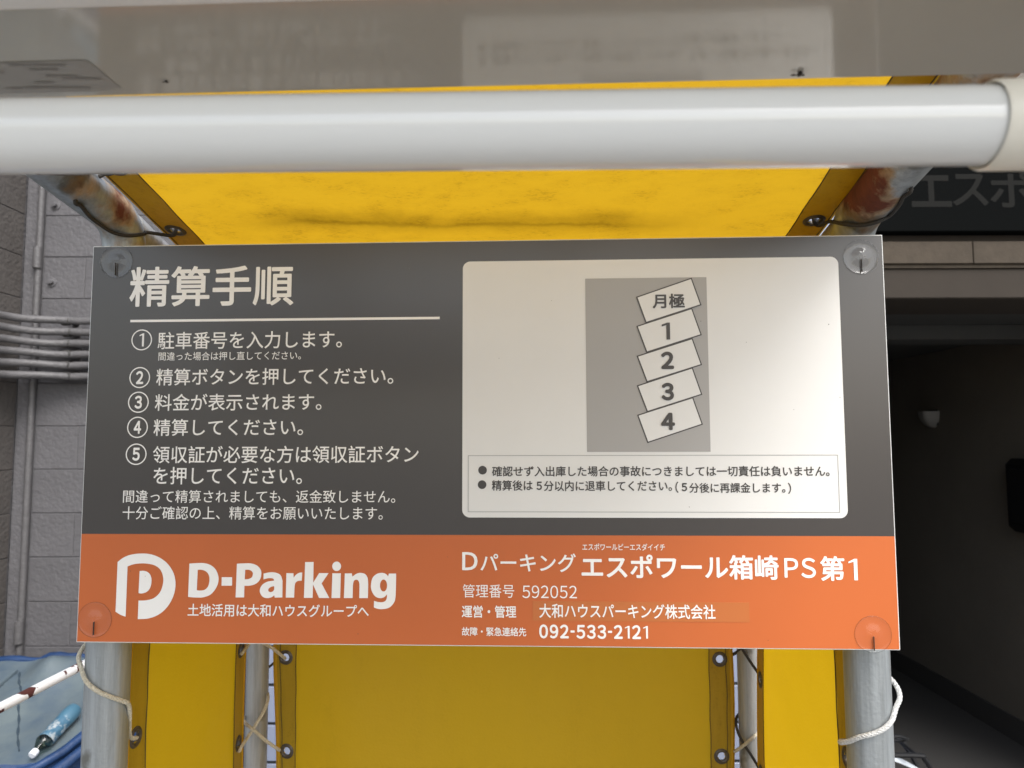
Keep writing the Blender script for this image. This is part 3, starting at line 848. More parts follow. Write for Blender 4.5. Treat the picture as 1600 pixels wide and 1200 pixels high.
# side panels: (b, c) planes
def side_fn(sgn):
    def f(b, c):
        a0 = -0.433 if sgn < 0 else 0.4305
        return (a0 + 0.004 * math.sin(b * 15 + c * 3 + sgn) + 0.003 * math.sin(c * 8 + b * 6), b, c)
    return f
SG = {}
for sgn, lab in ((-1, 'yellow side tarpaulin laced between the left front and rear posts'), (1, 'yellow side tarpaulin laced between the right front and rear posts')):
    f = side_fn(sgn)
    tp = thing('side_tarp', lab, 'tarpaulin', B(-0.447 if sgn < 0 else 0.44, 0.26, -1.2), 'side tarpaulins of the booth')
    f0, f1 = (0.085, 0.425) if sgn < 0 else (0.085, 0.438)
    # eyelets
    if sgn < 0:
        zr = [1020, 1168]; zr = [at(377, v, 1.196).z - ORG.z for v in zr]
        zf = [at(205, 1163, 0.885).z - ORG.z]
    else:
        zr = [at(1188, 1058, 1.20).z - ORG.z, at(1190, 1203, 1.20).z - ORG.z]
        zf = [at(1318, 1190, 0.86).z - ORG.z]
    d_ = zr[0] - zr[1]
    zr = [zr[0] + d_, zr[0], zr[1], zr[1] - d_]
    zf = [zf[0] + 2 * d_, zf[0] + d_, zf[0], zf[0] - d_]
    hs = [(f1 - 0.018, z) for z in zr] + [(f0 + 0.016, z) for z in zf]
    fin(sheet('p', '', f, f0, f1, -1.15, 0.19, 0.0045, hs), 'sheet', 'tarp', tp, smooth=True)
    ins = Vector((0.0016 * (-sgn), 0, 0))
    f2 = lambda b, c, f=f, ins=ins: tuple(Vector(f(b, c)) + ins)
    for e0, e1 in ((f0, f0 + 0.036), (f1 - 0.040, f1)):
        fin(sheet('p', '', f2, e0, e1, -1.15, 0.19, 0.0045, hs), 'hem', 'hem', tp, smooth=True)
    for s in (f0 + 0.036, f1 - 0.040):
        stitch(f2, s, -1.15, 0.15, tp, off=(0.0008 * (-sgn), 0, 0))
    for e0 in (f0, f1):
        bm = bmesh.new(); tube(bm, [B(*f(e0, -1.15 + 1.34 * k / 50)) for k in range(51)], 0.0035, 8); fin(bm, 'rolled_edge', 'tarp', tp, smooth=True)
    for s, t in hs:
        grommet(f, s, t, tp)
    SG[sgn] = (f, f0, f1, zr, zf)

# roof panel: (a, b)
def roof_fn(a, b):
    k = max(0.0, 1 - (a / 0.42) ** 2)
    sag = -0.005 * k + 0.0015 * math.sin(a * 25) * (1 - k) + 0.001 * math.sin(a * 8 + b * 11)
    return (a, b, roofZ(b) + 0.006 + sag)
rt = thing('roof_tarp', 'sunlit yellow roof tarpaulin stretched over the booth', 'tarpaulin', B(0, -0.05, roofZ(-0.05)))
# eyelets on the roof hem
ga = []
RLs, RRs = -0.425, 0.395
def roof_hit(u, v):
    d = ray(u, v); o = Vector((0, 0, EYE)); best = None
    for i in range(2000):
        t = 0.3 + i * 0.0006
        p = o + d * t - ORG
        a = p.x * CY + p.y * SY; b = -p.x * SY + p.y * CY
        if p.z > roofZ(b) + 0.006: return a, b
    return 0, 0
e1 = roof_hit(275, 357); e2 = roof_hit(178, 262); e3 = roof_hit(1272, 340)
RLs = e1[0] - 0.020; RRs = e3[0] + 0.020
rh = [(RLs + 0.02, e1[1]), (RLs + 0.02, e2[1]), (RLs + 0.02, 2 * e2[1] - e1[1]), (RLs + 0.02, e1[1] + 0.18), (RRs - 0.02, e3[1]), (RRs - 0.02, e3[1] - (e1[1] - e2[1]) * 1.02), (RRs - 0.02, e3[1] + 0.18)]
fin(sheet('p', '', roof_fn, RLs, RRs, -0.84, 0.50, 0.0045, rh), 'sheet', 'roof', rt, smooth=True)
f2 = lambda a, b: tuple(Vector(roof_fn(a, b)) + Vector((0, 0, -0.0016)))
for lo_, hi_ in ((RLs, RLs + 0.042), (RRs - 0.042, RRs)):
    fin(sheet('p', '', f2, lo_, hi_, -0.84, 0.50, 0.0045, rh), 'hem', 'hem', rt, smooth=True)
for s in (RLs + 0.042, RRs - 0.042, RLs + 0.004, RRs - 0.004):
    stitch(f2, s, -0.83, 0.49, rt, off=(0, 0, -0.0008))
RG = [grommet(roof_fn, s, t, rt) for s, t in rh]

# ------------------------------------------------------------------ CORDS
def cord(name, label, pts, r, m, group=None, sub=6, cat='cord'):
    bm = bmesh.new()
    P = catmull(pts, sub)
    c0 = P[0].copy()
    if m.startswith('rope'):
        # three twisted strands
        D = [0]
        for a_, b_ in zip(P, P[1:]): D.append(D[-1] + (b_ - a_).length)
        Q = []
        nseg = int(D[-1] / 0.0022) + 2
        j = 0
        for k in range(nseg):
            x = D[-1] * k / (nseg - 1)
            while j < len(D) - 2 and D[j + 1] < x: j += 1
            Q.append(P[j].lerp(P[j + 1], (x - D[j]) / max(1e-9, D[j + 1] - D[j])))
        frames = []; prev = None
        for k, p in enumerate(Q):
            d = (Q[min(k + 1, nseg - 1)] - Q[max(k - 1, 0)]).normalized()
            u = d.orthogonal().normalized() if prev is None else (prev - d * prev.dot(d)).normalized()
            prev = u; frames.append((u, d.cross(u)))
        for s_ in range(4):
            pts2 = []
            for k, p in enumerate(Q):
                t = 2 * math.pi * s_ / 4 + k * 0.0022 * 2 * math.pi / 0.016
                pts2.append(p + (frames[k][0] * math.cos(t) + frames[k][1] * math.sin(t)) * r * 0.48)
            tube(bm, pts2, r * 0.56, 7)
    else:
        tube(bm, P, r, 10)
    o = fin(bm, name, m, None, origin=c0, smooth=True)
    return tag(o, label, cat, group)
def round_post(a, b, R_, angs, zs):
    """points round a vertical post; angle 0 faces the viewer, positive to the right"""
    return [B(a + R_ * math.sin(R(t)), b - R_ * math.cos(R(t)), z) for t, z in zip(angs, zs)]
f, f0, f1, zr, zf = SG[-1]
zt = zf[2]
h = lambda v, Y=0.81: at(168, v, Y).z - ORG.z
g_ = Vector(f(f0 + 0.016, zt))
pts = [B(g_.x - 0.012, g_.y, g_.z), B(g_.x + 0.004, g_.y - 0.002, g_.z), B(g_.x + 0.0055, g_.y - 0.02, g_.z + 0.010)] + \
      round_post(AL, PB, PR + 0.0035, (88, 62, 35, 8, -20, -50), [h(v) for v in (1128, 1112, 1100, 1088, 1074, 1056)]) + \
      [B(AL - 0.031, PB - 0.008, h(1042)), B(AL - 0.0305, PB + 0.006, h(1026)), B(AL - 0.020, 0.075, h(1012)), B(AL + 0.005, 0.084, h(1000))]
cord('lashing_cord', 'cream braided cord wrapped round the left front post below the board', pts, 0.0026, 'rope', 'cords lashing the tarpaulins')
f, f0, f1, zr_r, zf_r = SG[1]
h2 = lambda v: at(1354, v, 0.775).z - ORG.z
pts = [B(AR + 0.004, 0.10, h2(1215)), B(AR - 0.020, 0.080, h2(1205)), B(AR - 0.0295, 0.056, h2(1192))] + \
      round_post(AR, PB, PR + 0.0035, (-68, -45, -22, 5, 30, 55), [h2(v) for v in (1180, 1168, 1160, 1150, 1138, 1122)]) + \
      [B(AR + 0.0305, PB - 0.010, h2(1106)), B(AR + 0.031, PB + 0.004, h2(1090)), B(AR + 0.020, PB + 0.024, h2(1074)), B(AR - 0.002, PB + 0.032, h2(1060))]
cord('lashing_cord', 'white braided cord wrapped round the right front post', pts, 0.0028, 'rope_white', 'cords lashing the tarpaulins')
YP = 1.238
def px(u, v, Y): return at(u, v, Y)
cord('lashing_cord', 'cream cord rising from the lower left eyelet across the left rear post',
     [px(374, 1174, 1.200), px(378, 1166, 1.198), px(390, 1148, 1.226), px(402, 1129, 1.231), px(414, 1108, 1.240), px(419, 1092, 1.258), px(416, 1080, 1.29), px(400, 1072, 1.295)], 0.0028, 'rope', 'cords lashing the tarpaulins')
cord('lashing_cord', 'cream cord running from the left rear post down to the back tarpaulin',
     [px(388, 1118, 1.285), px(380, 1122, 1.262), px(384, 1130, 1.240), px(397, 1141, 1.226), px(414, 1156, 1.240), px(432, 1169, 1.262), px(437, 1172, 1.278)], 0.0028, 'rope', 'cords lashing the tarpaulins')
cord('lashing_cord', 'cream cord leaving the upper eyelet of the back tarpaulin, left side',
     [px(446, 1029, 1.279), px(440, 1024, 1.262), px(426, 1013, 1.246), px(410, 1004, 1.231), px(398, 998, 1.229), px(386, 985, 1.24)], 0.0028, 'rope', 'cords lashing the tarpaulins')
cord('lashing_cord', 'short cream cord at the upper eyelet of the left side tarpaulin',
     [px(377, 1022, 1.200), px(381, 1018, 1.200), px(388, 1008, 1.226), px(396, 998, 1.231), px(404, 985, 1.235)], 0.0028, 'rope', 'cords lashing the tarpaulins')
cord('lashing_cord', 'dark cord crossing the gap right of the left rear post',
     [px(405, 1052, 1.29), px(417, 1045, 1.284), px(430, 1034, 1.288), px(436, 1026, 1.30)], 0.0022, 'cord_dark', 'cords lashing the tarpaulins')
cord('lashing_cord', 'dark cord slanting from behind the board to the right side tarpaulin',
     [px(1150, 985, 1.228), px(1158, 1010, 1.225), px(1170, 1030, 1.219), px(1183, 1049, 1.208), px(1188, 1058, 1.204)], 0.0024, 'cord_dark', 'cords lashing the tarpaulins')
cord('lashing_cord', 'dark cord round the right rear post down to the lower edge',
     [px(1160, 1110, 1.26), px(1151, 1122, 1.25), px(1152, 1140, 1.236), px(1162, 1162, 1.222), px(1174, 1180, 1.217), px(1186, 1200, 1.205)], 0.0024, 'cord_dark', 'cords lashing the tarpaulins')
cord('lashing_cord', 'olive cord from the lower right eyelet of the back tarpaulin across the rear post',
     [px(1134, 1180, 1.279), px(1142, 1177, 1.262), px(1155, 1170, 1.236), px(1168, 1160, 1.214), px(1183, 1147, 1.225), px(1192, 1136, 1.24)], 0.0028, 'rope', 'cords lashing the tarpaulins')
cord('lashing_cord', 'short cord at the upper right eyelet of the back tarpaulin',
     [px(1132, 1028, 1.279), px(1140, 1025, 1.262), px(1150, 1020, 1.248), px(1165, 1008, 1.226), px(1178, 995, 1.24)], 0.0026, 'cord_dark', 'cords lashing the tarpaulins')
# cords round the roof rails
def on_pipe(u, v, a, r):
    """where the sight line through u,v first comes within r of the sloping pipe"""
    d = ray(u, v).normalized(); o = Vector((0, 0, EYE))
    best = (9, None, None)
    for i in range(900):
        p = o + d * (0.45 + i * 0.0008)
        foot = min(AXIS[a], key=lambda q: (q - p).length_squared)
        dist = (p - foot).length
        if dist <= r: return p
        if dist < best[0]: best = (dist, p, foot)
    return best[2] + (best[1] - best[2]).normalized() * r
def rail_cord(eye, pix, a, label, r=0.0022, m='cord_dark', out=-1):
    e = Vector(roof_fn(*eye))
    pts = [B(e.x, e.y, e.z + 0.012), B(e.x, e.y, e.z - 0.003), B(e.x + out * 0.006, e.y, e.z - 0.008)]
    pts += [on_pipe(u, v, a, PR + r + 0.0004) for u, v in pix]
    l = pts[-1]
    pts += [l + (B(0, 0.012, 0.022) - B(0, 0, 0)), l + (B(-out * 0.02, 0.02, 0.04) - B(0, 0, 0))]
    return cord('lashing_cord', label, pts, r, m, 'cords lashing the tarpaulins', sub=5)
rail_cord(rh[0], [(246, 362), (225, 366), (200, 368), (176, 363), (155, 350), (140, 338), (127, 322), (118, 316)], AL, 'dark cord tying the roof tarpaulin under the left bent pipe, just above the board')
rail_cord(rh[1], [(150, 269), (125, 271), (100, 272), (75, 271), (55, 268)], AL, 'dark cord under the left bent pipe, half hidden by the tube lamp', r=0.0018)
rail_cord(rh[4], [(1296, 346), (1318, 350), (1345, 352), (1370, 347), (1390, 337), (1404, 322), (1412, 308), (1424, 296)], AR, 'brown cord tying the roof tarpaulin under the right bent pipe', out=1)

# ------------------------------------------------------------------ TUBE LAMP in front
def cam_b(y, z):
    """camera-plane height y and depth z -> booth b, c at a=0"""
    Yw = z * CP - y * SP; Zw = z * SP + y * CP
    return Yw - 0.7863, Zw + 0.0014
lamp = thing('tube_lamp', 'unlit white fluorescent tube lamp hanging in front of the board', 'lamp', B(-0.06, cam_b(0.165, 0.33)[0], cam_b(0.165, 0.33)[1]))
tb, tcz = cam_b(0.1018, 0.2843)
TR = 0.0151
def slopez(a): return -0.0055 * 0
bm = bmesh.new()
prof_l, prof_r = -0.46, 0.2445
tz = lambda a: tcz - 0.0105 * a
tube(bm, [B(prof_l, tb, tz(prof_l)), B(-0.1, tb, tz(-0.1)), B(prof_r, tb, tz(prof_r))], TR, 64)
fin(bm, 'glass_tube', 'tube', lamp, smooth=True)
for x0, sg in ((prof_r - 0.001, 1), (prof_l + 0.001, -1)):
    bm = bmesh.new()
    d = B(sg, 0, 0) - B(0, 0, 0)
    lathe(bm, [(0.0140, 0.004), (0.0163, 0.0), (0.0170, 0.0015), (0.0172, 0.03), (0.016, 0.034), (0, 0.034)], B(x0, tb, tz(x0)), d, 48)
    fin(bm, 'end_cap', 'cap', lamp, smooth=True)
    bm = bmesh.new()
    xa, xb = sorted((x0 + sg * 0.034, x0 + sg * 0.052))
    boxB(bm, xa, xb, tb - 0.014, tb + 0.014, tcz - 0.018, tcz + 0.075, 0.002)
    fin(bm, 'lamp_holder', 'cap', lamp)
# enamelled reflector plate, its folded edge and the gear housing
pa0, pa1 = -0.52, 0.37
b_r, c_r = cam_b(0.1621, 0.3845); b_f, c_f = cam_b(0.1668, 0.3045)
bm = bmesh.new()
th = 0.0012
NS = 40
def strip(bm, prof, a0, a1, thick):
    up = Vector((0, 0, thick))
    va = [[bm.verts.new(B(a, b, c)) for b, c in prof] for a in (a0, a1)]
    vb = [[bm.verts.new(B(a, b, c + thick)) for b, c in prof] for a in (a0, a1)]
    n = len(prof)
    for i in range(n - 1):
        bm.faces.new((va[0][i], va[0][i + 1], va[1][i + 1], va[1][i]))
        bm.faces.new((vb[0][i], vb[1][i], vb[1][i + 1], vb[0][i + 1]))
    for s in (0, 1):
        for i in range(n - 1):
            q = (va[s][i], vb[s][i], vb[s][i + 1], va[s][i + 1])
            bm.faces.new(q if s else q[::-1])
    bm.faces.new((va[0][0], va[1][0], vb[1][0], vb[0][0])); bm.faces.new((va[0][-1], vb[0][-1], vb[1][-1], va[1][-1]))
strip(bm, [(b_r, c_r), (b_r - 0.0008, c_r - 0.0001), (b_f, c_f)], pa0, pa1, th)
fin(bm, 'reflector_plate', 'plate', lamp)
bm = bmesh.new()
strip(bm, [(b_f - 0.0004, c_f - 0.0002), (b_f - 0.006, c_f - 0.0035), (b_f - 0.05, c_f - 0.0035), (b_f - 0.056, c_f)], pa0, pa1, 0.028)
fin(bm, 'gear_housing', 'housing', lamp)
bm = bmesh.new()
strip(bm, [(b_f - 0.0565, c_f), (b_f - 0.132, c_f)], pa0, pa1, th)
fin(bm, 'reflector_plate', 'plate', lamp)
for a in (-0.30, 0.12):
    bm = bmesh.new()
    bh = b_f - 0.028
    tube(bm, [B(a, bh, c_f + 0.022), B(a, bh, roofZ(bh) + 0.045)], 0.006, 10)
    fin(bm, 'hanger_rod', 'bracket', lamp)
# crossbar holding the lamp belongs to the frame (see crossbar at b=-0.50)
# printed label on the plate, left
def plate_pt(u, v, off=0.0004):
    d = ray(u, v); o = Vector((0, 0, EYE))
    # intersect with the plate plane in booth coordinates
    sl_ = (c_f - c_r) / (b_f - b_r)
    def g(t):
        p = o + d * t - ORG
        b = -p.x * SY + p.y * CY
        return p.z - (c_r + sl_ * (b - b_r)) + off
    t0, t1 = 0.1, 0.8
    for _ in range(50):
        tm = (t0 + t1) / 2
        if g(tm) > 0: t1 = tm
        else: t0 = tm
    return o + d * t0
bm = bmesh.new()
bm.faces.new([bm.verts.new(plate_pt(u, v)) for u, v in ((-60, 100), (136, 94), (189, 137.5), (150, 143.5), (-60, 148))])
lb = fin(bm, 'printed_label', 'plate_label', lamp)
bm = bmesh.new()
rnd = random.Random(3)
for (u0, u1, v0) in ((14, 48, 101), (52, 100, 101), (46, 92, 108), (72, 118, 118), (98, 158, 122), (10, 34, 137), (54, 84, 128), (40, 140, 136), (-50, 4, 112)):
    u = u0
    while u < u1:
        wd = rnd.uniform(1.5, 4.5)
        bm.faces.new([bm.verts.new(plate_pt(x, y, 0.0008)) for x, y in ((u, v0), (u + wd, v0 - 0.2), (u + wd, v0 + rnd.uniform(2.5, 4)), (u, v0 + 3.5))])
        u += wd + rnd.uniform(0.6, 1.6)
pr_ = fin(bm, 'label_print', 'plate_print', lb)
pr_.data.transform(Matrix.Translation(-lamp.location))
# dead insects stuck to the plate
for u, v, s, lab in ((1250, 112, 1.0, 'dead winged insect stuck under the lamp plate, right side'), (260, 126, 0.5, 'tiny dead insect stuck under the lamp plate, left side')):
    P = plate_pt(u, v, 0.0)
    bm = bmesh.new()
    q = bmesh.ops.create_uvsphere(bm, u_segments=10, v_segments=6, radius=0.0014 * s)
    for vt in bm.verts: vt.co = Vector((vt.co.x * 0.9, vt.co.y * 1.7, vt.co.z * 0.8 - 0.0012 * s))
    o = fin(bm, 'insect', 'insect', None, smooth=True)
    o.location = P
    tag(o, lab, 'insect', 'dead insects on the lamp plate')
    for sx in (-1, 1):
        bm = bmesh.new()
        c = [(0, 0.0006), (0.0022, 0.0016), (0.0038, 0.0010), (0.0030, -0.0004)]
        lo = [bm.verts.new((sx * x * s - 0.0008 * s, y * s, -0.0016 * s)) for x, y in c]
        hi = [bm.verts.new((sx * x * s - 0.0008 * s, y * s, -0.0014 * s)) for x, y in c]
        bm.faces.new(lo); bm.faces.new(hi[::-1])
        for k in range(4): bm.faces.new((lo[k], hi[k], hi[(k + 1) % 4], lo[(k + 1) % 4]))
        me = bpy.data.meshes.new('wing'); bm.to_mesh(me); bm.free()
        wo = bpy.data.objects.new('wing', me); COL.objects.link(wo); me.materials.append(M['insect']); wo.parent = o

# ------------------------------------------------------------------ BLOCK WALLS, left
WY = 3.28; WX = at(44, 330, WY).x
vx = at(60, 420, WY - 0.02).x
def zz(v, Y): return at(100, v, Y).z
z_j = zz(666, WY)
wall = thing('block_wall', 'grey painted concrete block wall behind the left of the booth', 'wall', (-1.8, WY, 0))
bm = bmesh.new(); box(bm, WX - 0.15, -1.03, WY + 0.0045, WY + 0.15, 0, 3.25); fin(bm, 'mortar_core', 'mortar', wall)
bh = 0.2
z_base = z_j - round(z_j / bh) * bh
row = 0
protos = {}
def block(x0, x1, y0, y1, z0, z1, parent, m, ax):
    key = (round(x1 - x0, 3), round(y1 - y0, 3), round(z1 - z0, 3), m)
    if key not in protos:
        bm = bmesh.new(); hx, hy, hz = (x1 - x0) / 2, (y1 - y0) / 2, (z1 - z0) / 2
        box(bm, -hx, hx, -hy, hy, -hz, hz, 0.0025)
        me = bpy.data.meshes.new('concrete_block'); bmesh.ops.recalc_face_normals(bm, faces=bm.faces); bm.to_mesh(me); bm.free(); me.materials.append(M[m]); protos[key] = me
    o = bpy.data.objects.new('concrete_block', protos[key]); COL.objects.link(o)
    o.parent = parent
    j = random.uniform(-0.0015, 0.0015)
    o.location = Vector(((x0 + x1) / 2 + (j if ax else 0), (y0 + y1) / 2 + (0 if ax else j), (z0 + z1) / 2)) - parent.location
z = z_base
while z < 3.2:
    z1_ = z + bh - 0.0015
    zc0 = max(z + 0.0015, 0.002)
    if z1_ > 0.05:
        x = vx + 0.009 - (0.2 if row % 2 else 0)
        while x < -1.04:
            xa = max(x + 0.001, vx + 0.009); xb = min(x + 0.399, -1.035)
            if xb - xa > 0.03: block(xa, xb, WY, WY + 0.05, zc0, z1_, wall, 'block', 0)
            x += 0.4
    z += bh; row += 1
# corner fillet strip of painted mortar
bm = bmesh.new(); box(bm, WX, vx + 0.006 - 0.0, WY - 0.012, WY + 0.02, 0, 3.2, 0.004); fin(bm, 'corner_strip', 'block', wall)
swall = thing('side_wall', 'taupe painted block wall running forward at the left edge', 'wall', (WX, 2.8, 0))
bm = bmesh.new(); box(bm, WX - 0.15, WX - 0.005, 1.6, WY + 0.01, 0, 3.25); fin(bm, 'mortar_core', 'mortar', swall)
z = z_base; row = 0
while z < 3.2:
    z1_ = z + bh - 0.0015; zc0 = max(z + 0.0015, 0.002)
    if z1_ > 0.05:
        y = WY - 0.014
        while y > 1.65:
            ya = max(y - (0.397 if not (row % 2 and y > WY - 0.05) else 0.197), 1.6)
            block(WX - 0.05, WX, ya, y - 0.003, zc0, z1_, swall, 'block_side', 1)
            y = ya - 0.003
    z += bh; row += 1
# bolts
for u, v in ((88, 321), (82, 441)):
    P = at(u, v, WY)
    bm = bmesh.new(); lathe(bm, [(0.022, -0.001), (0.022, 0.004), (0.012, 0.006), (0.011, 0.022), (0, 0.024)], P, (0, -1, 0), 14)
    fin(bm, 'wall_bolt', 'block', wall, smooth=True)

# vertical conduit in the corner
vc = thing('vertical_conduit', 'thin vertical conduit painted grey in the corner of the walls', 'conduit', (vx, WY - 0.03, 0))
bm = bmesh.new(); tube(bm, [(vx, WY - 0.02, 0.0), (vx, WY - 0.02, 3.2)], 0.0145, 16); fin(bm, 'pipe', 'conduit', vc, smooth=True)
for v in (405, 985):
    zc = at(60, v, WY).z
    bm = bmesh.new(); tube(bm, [(vx, WY - 0.03, zc - 0.05), (vx, WY - 0.03, zc + 0.05)], 0.0185, 16); fin(bm, 'coupling', 'conduit', vc, smooth=True)
ords = ('topmost', 'second', 'third', 'fourth', 'fifth', 'lowest')
for i, v in enumerate((502, 519.5, 537, 554, 571, 588.5)):
    yy = WY - 0.075
    zc = at(100, v, yy).z
    cd = thing('wall_conduit', '%s of six grey conduits bending round the wall corner%s' % (ords[i], '' if i in (0, 5) else ' counted from the top'), 'conduit', (-1.6, yy, zc), 'six conduits crossing the block wall')
    r_ = 0.0172
    pts = [(-0.95, yy, zc)] + [(-1.5, yy, zc), (WX + 0.30, yy, zc)]
    cx, cy, rad = WX + 0.33, yy - 0.27, 0.27
    for k in range(9):
        t = math.pi / 2 + k / 8 * math.pi / 2
        pts.append((cx + rad * math.cos(t), cy + rad * math.sin(t), zc + 0.003 * math.sin(k + i)))
    pts += [(WX + 0.06, 2.4, zc), (WX + 0.06, 1.65, zc)]
    bm = bmesh.new(); tube(bm, pts, r_, 16); fin(bm, 'pipe', 'conduit', cd, smooth=True)
    sx_ = at(104 + (i % 2) * 2, v, yy).x
    bm = bmesh.new()
    tube(bm, [(sx_ - 0.016, yy, zc), (sx_ + 0.016, yy, zc)], r_ + 0.0035, 16)
    box(bm, sx_ - 0.014, sx_ + 0.014, yy, WY, zc - 0.006, zc + 0.006)
    fin(bm, 'clamp', 'clamp', cd)
    for dx in (-0.024, 0.02):
        bm = bmesh.new(); tube(bm, [(sx_ + dx, yy - r_ - 0.001, zc - 0.010), (sx_ + dx, yy - r_ - 0.004, zc), (sx_ + dx, yy - r_ - 0.001, zc + 0.010)], 0.0045, 8)
        fin(bm, 'tie', 'clamp', cd)

# ------------------------------------------------------------------ BUILDING with garage entrance
BY = 2.60
GZ = at(1500, 466, BY).z            # underside of the entrance beam
PX1 = 1.30                          # right edge of the tiled pier
SWX = 2.68                          # inner side wall of the garage
bld = thing('apartment_building', 'building with pale blue tiled pier and dark garage entrance behind the booth', 'building', (0.5, BY, 0))
bm = bmesh.new(); box(bm, -0.95, PX1, BY + 0.008, BY + 0.6, 0, 4.78); fin(bm, 'pier', 'joint', bld)
th_ = 0.134
zt0 = at(425, 1069, BY).z - 0.004 - 5 * th_
tile_me = {}
n_t = 0
for r_i in range(36):
    z0 = zt0 + (r_i - 2) * th_
    if z0 < 0 or z0 > 4.7: continue
    x = -0.95
    while x < PX1 - 0.02:
        x1 = min(x + 0.30, PX1)
        wd = round(x1 - x - 0.008, 3)
        if wd not in tile_me:
            bm = bmesh.new(); box(bm, 0, wd, -0.0, 0.02, 0, th_ - 0.011, 0.002)
            me = bpy.data.meshes.new('tile'); bmesh.ops.recalc_face_normals(bm, faces=bm.faces); bm.to_mesh(me); bm.free(); me.materials.append(M['tile']); tile_me[wd] = me
        o = bpy.data.objects.new('tile', tile_me[wd]); COL.objects.link(o); o.parent = bld
        o.location = Vector((x + 0.004, BY + random.uniform(-0.001, 0.001), z0 + 0.0055)) - bld.location
        x += 0.30
# beam above the entrance
z1_ = at(1500, 417, BY - 0.012).z; z2_ = at(1500, 377, BY - 0.02).z; z3_ = at(1500, 362, BY).z
bm = bmesh.new(); box(bm, PX1 + 0.002, 5.0, BY, BY + 0.35, GZ, z1_ - 0.003, 0.004); fin(bm, 'entrance_beam', 'render', bld)
bm = bmesh.new(); box(bm, PX1 + 0.002, 5.0, BY - 0.008, BY + 0.3, z1_ - 0.0025, z1_ + 0.011); fin(bm, 'beam_ledge', 'stone', bld)
jx = at(1521, 395, BY - 0.02).x
xs = [PX1 + 0.003, jx - 0.42, jx, jx + 0.42, jx + 0.84, jx + 1.26, jx + 1.68]
for xa, xb in zip(xs, xs[1:]):
    if xb - xa < 0.03: continue
    bm = bmesh.new(); box(bm, xa + 0.0015, xb - 0.0015, BY - 0.02, BY + 0.3, z1_ + 0.0115, z2_, 0.002); fin(bm, 'stone_panel', 'stone', bld)
bm = bmesh.new(); box(bm, PX1 + 0.002, 5.0, BY + 0.01, BY + 0.3, z2_ + 0.001, z3_, 0.002); fin(bm, 'beam_band', 'render', bld)
bm = bmesh.new(); box(bm, PX1 + 0.002, 5.0, BY + 0.03, BY + 0.6, z3_ + 0.001, 4.78); fin(bm, 'upper_wall', 'dark_wall', bld)
# interior shell
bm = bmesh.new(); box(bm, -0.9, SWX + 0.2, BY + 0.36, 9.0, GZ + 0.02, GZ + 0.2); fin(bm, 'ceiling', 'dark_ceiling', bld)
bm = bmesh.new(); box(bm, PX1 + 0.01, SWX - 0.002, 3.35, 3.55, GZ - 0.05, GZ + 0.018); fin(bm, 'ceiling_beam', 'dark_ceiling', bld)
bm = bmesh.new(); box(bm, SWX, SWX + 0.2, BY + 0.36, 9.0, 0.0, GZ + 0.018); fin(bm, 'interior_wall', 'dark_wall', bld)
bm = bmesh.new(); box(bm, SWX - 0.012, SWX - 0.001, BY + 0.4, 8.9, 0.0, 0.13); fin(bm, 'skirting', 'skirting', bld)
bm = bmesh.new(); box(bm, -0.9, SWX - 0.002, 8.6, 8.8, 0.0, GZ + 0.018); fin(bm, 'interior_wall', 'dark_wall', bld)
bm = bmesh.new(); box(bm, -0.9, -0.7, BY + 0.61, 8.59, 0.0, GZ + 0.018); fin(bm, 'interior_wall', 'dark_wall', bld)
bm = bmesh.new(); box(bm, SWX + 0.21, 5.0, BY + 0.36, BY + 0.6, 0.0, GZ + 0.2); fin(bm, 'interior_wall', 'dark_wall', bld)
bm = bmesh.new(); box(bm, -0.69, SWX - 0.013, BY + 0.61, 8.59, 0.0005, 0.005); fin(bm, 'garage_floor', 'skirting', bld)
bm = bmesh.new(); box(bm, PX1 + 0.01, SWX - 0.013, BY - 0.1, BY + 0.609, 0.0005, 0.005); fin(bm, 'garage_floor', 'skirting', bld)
# name board
zb0 = at(1500, 361, BY - 0.05).z
nb = thing('name_board', 'black name board with grey katakana letters above the garage entrance', 'sign', (2.2, BY - 0.02, zb0))
bm = bmesh.new(); box(bm, PX1 + 0.004, 3.9, BY - 0.045, BY + 0.028, zb0 + 0.001, zb0 + 0.5, 0.003); fin(bm, 'board', 'board_black', nb)
def board_text(text, u0, u1, vt, vb, wgt=0.0):
    me = glyphs(text, wgt)
    p0 = at(u0, vb, BY - 0.047); p1 = at(u1, vt, BY - 0.047)
    return place(me, 'lettering', (p0.x, p1.x, p0.z, p1.z), 0, 'board_letter', nb, fn=lambda a, c: Vector((a, BY - 0.0456, c)))
board_text('エ', 1425.5, 1486, 273, 323.5, 0.02)
board_text('ス', 1490, 1543, 271, 321.5, 0.02)
board_text('ポ', 1549, 1612, 266, 324, 0.02)
board_text('ワール', 1622, 1800, 271, 324, 0.02)
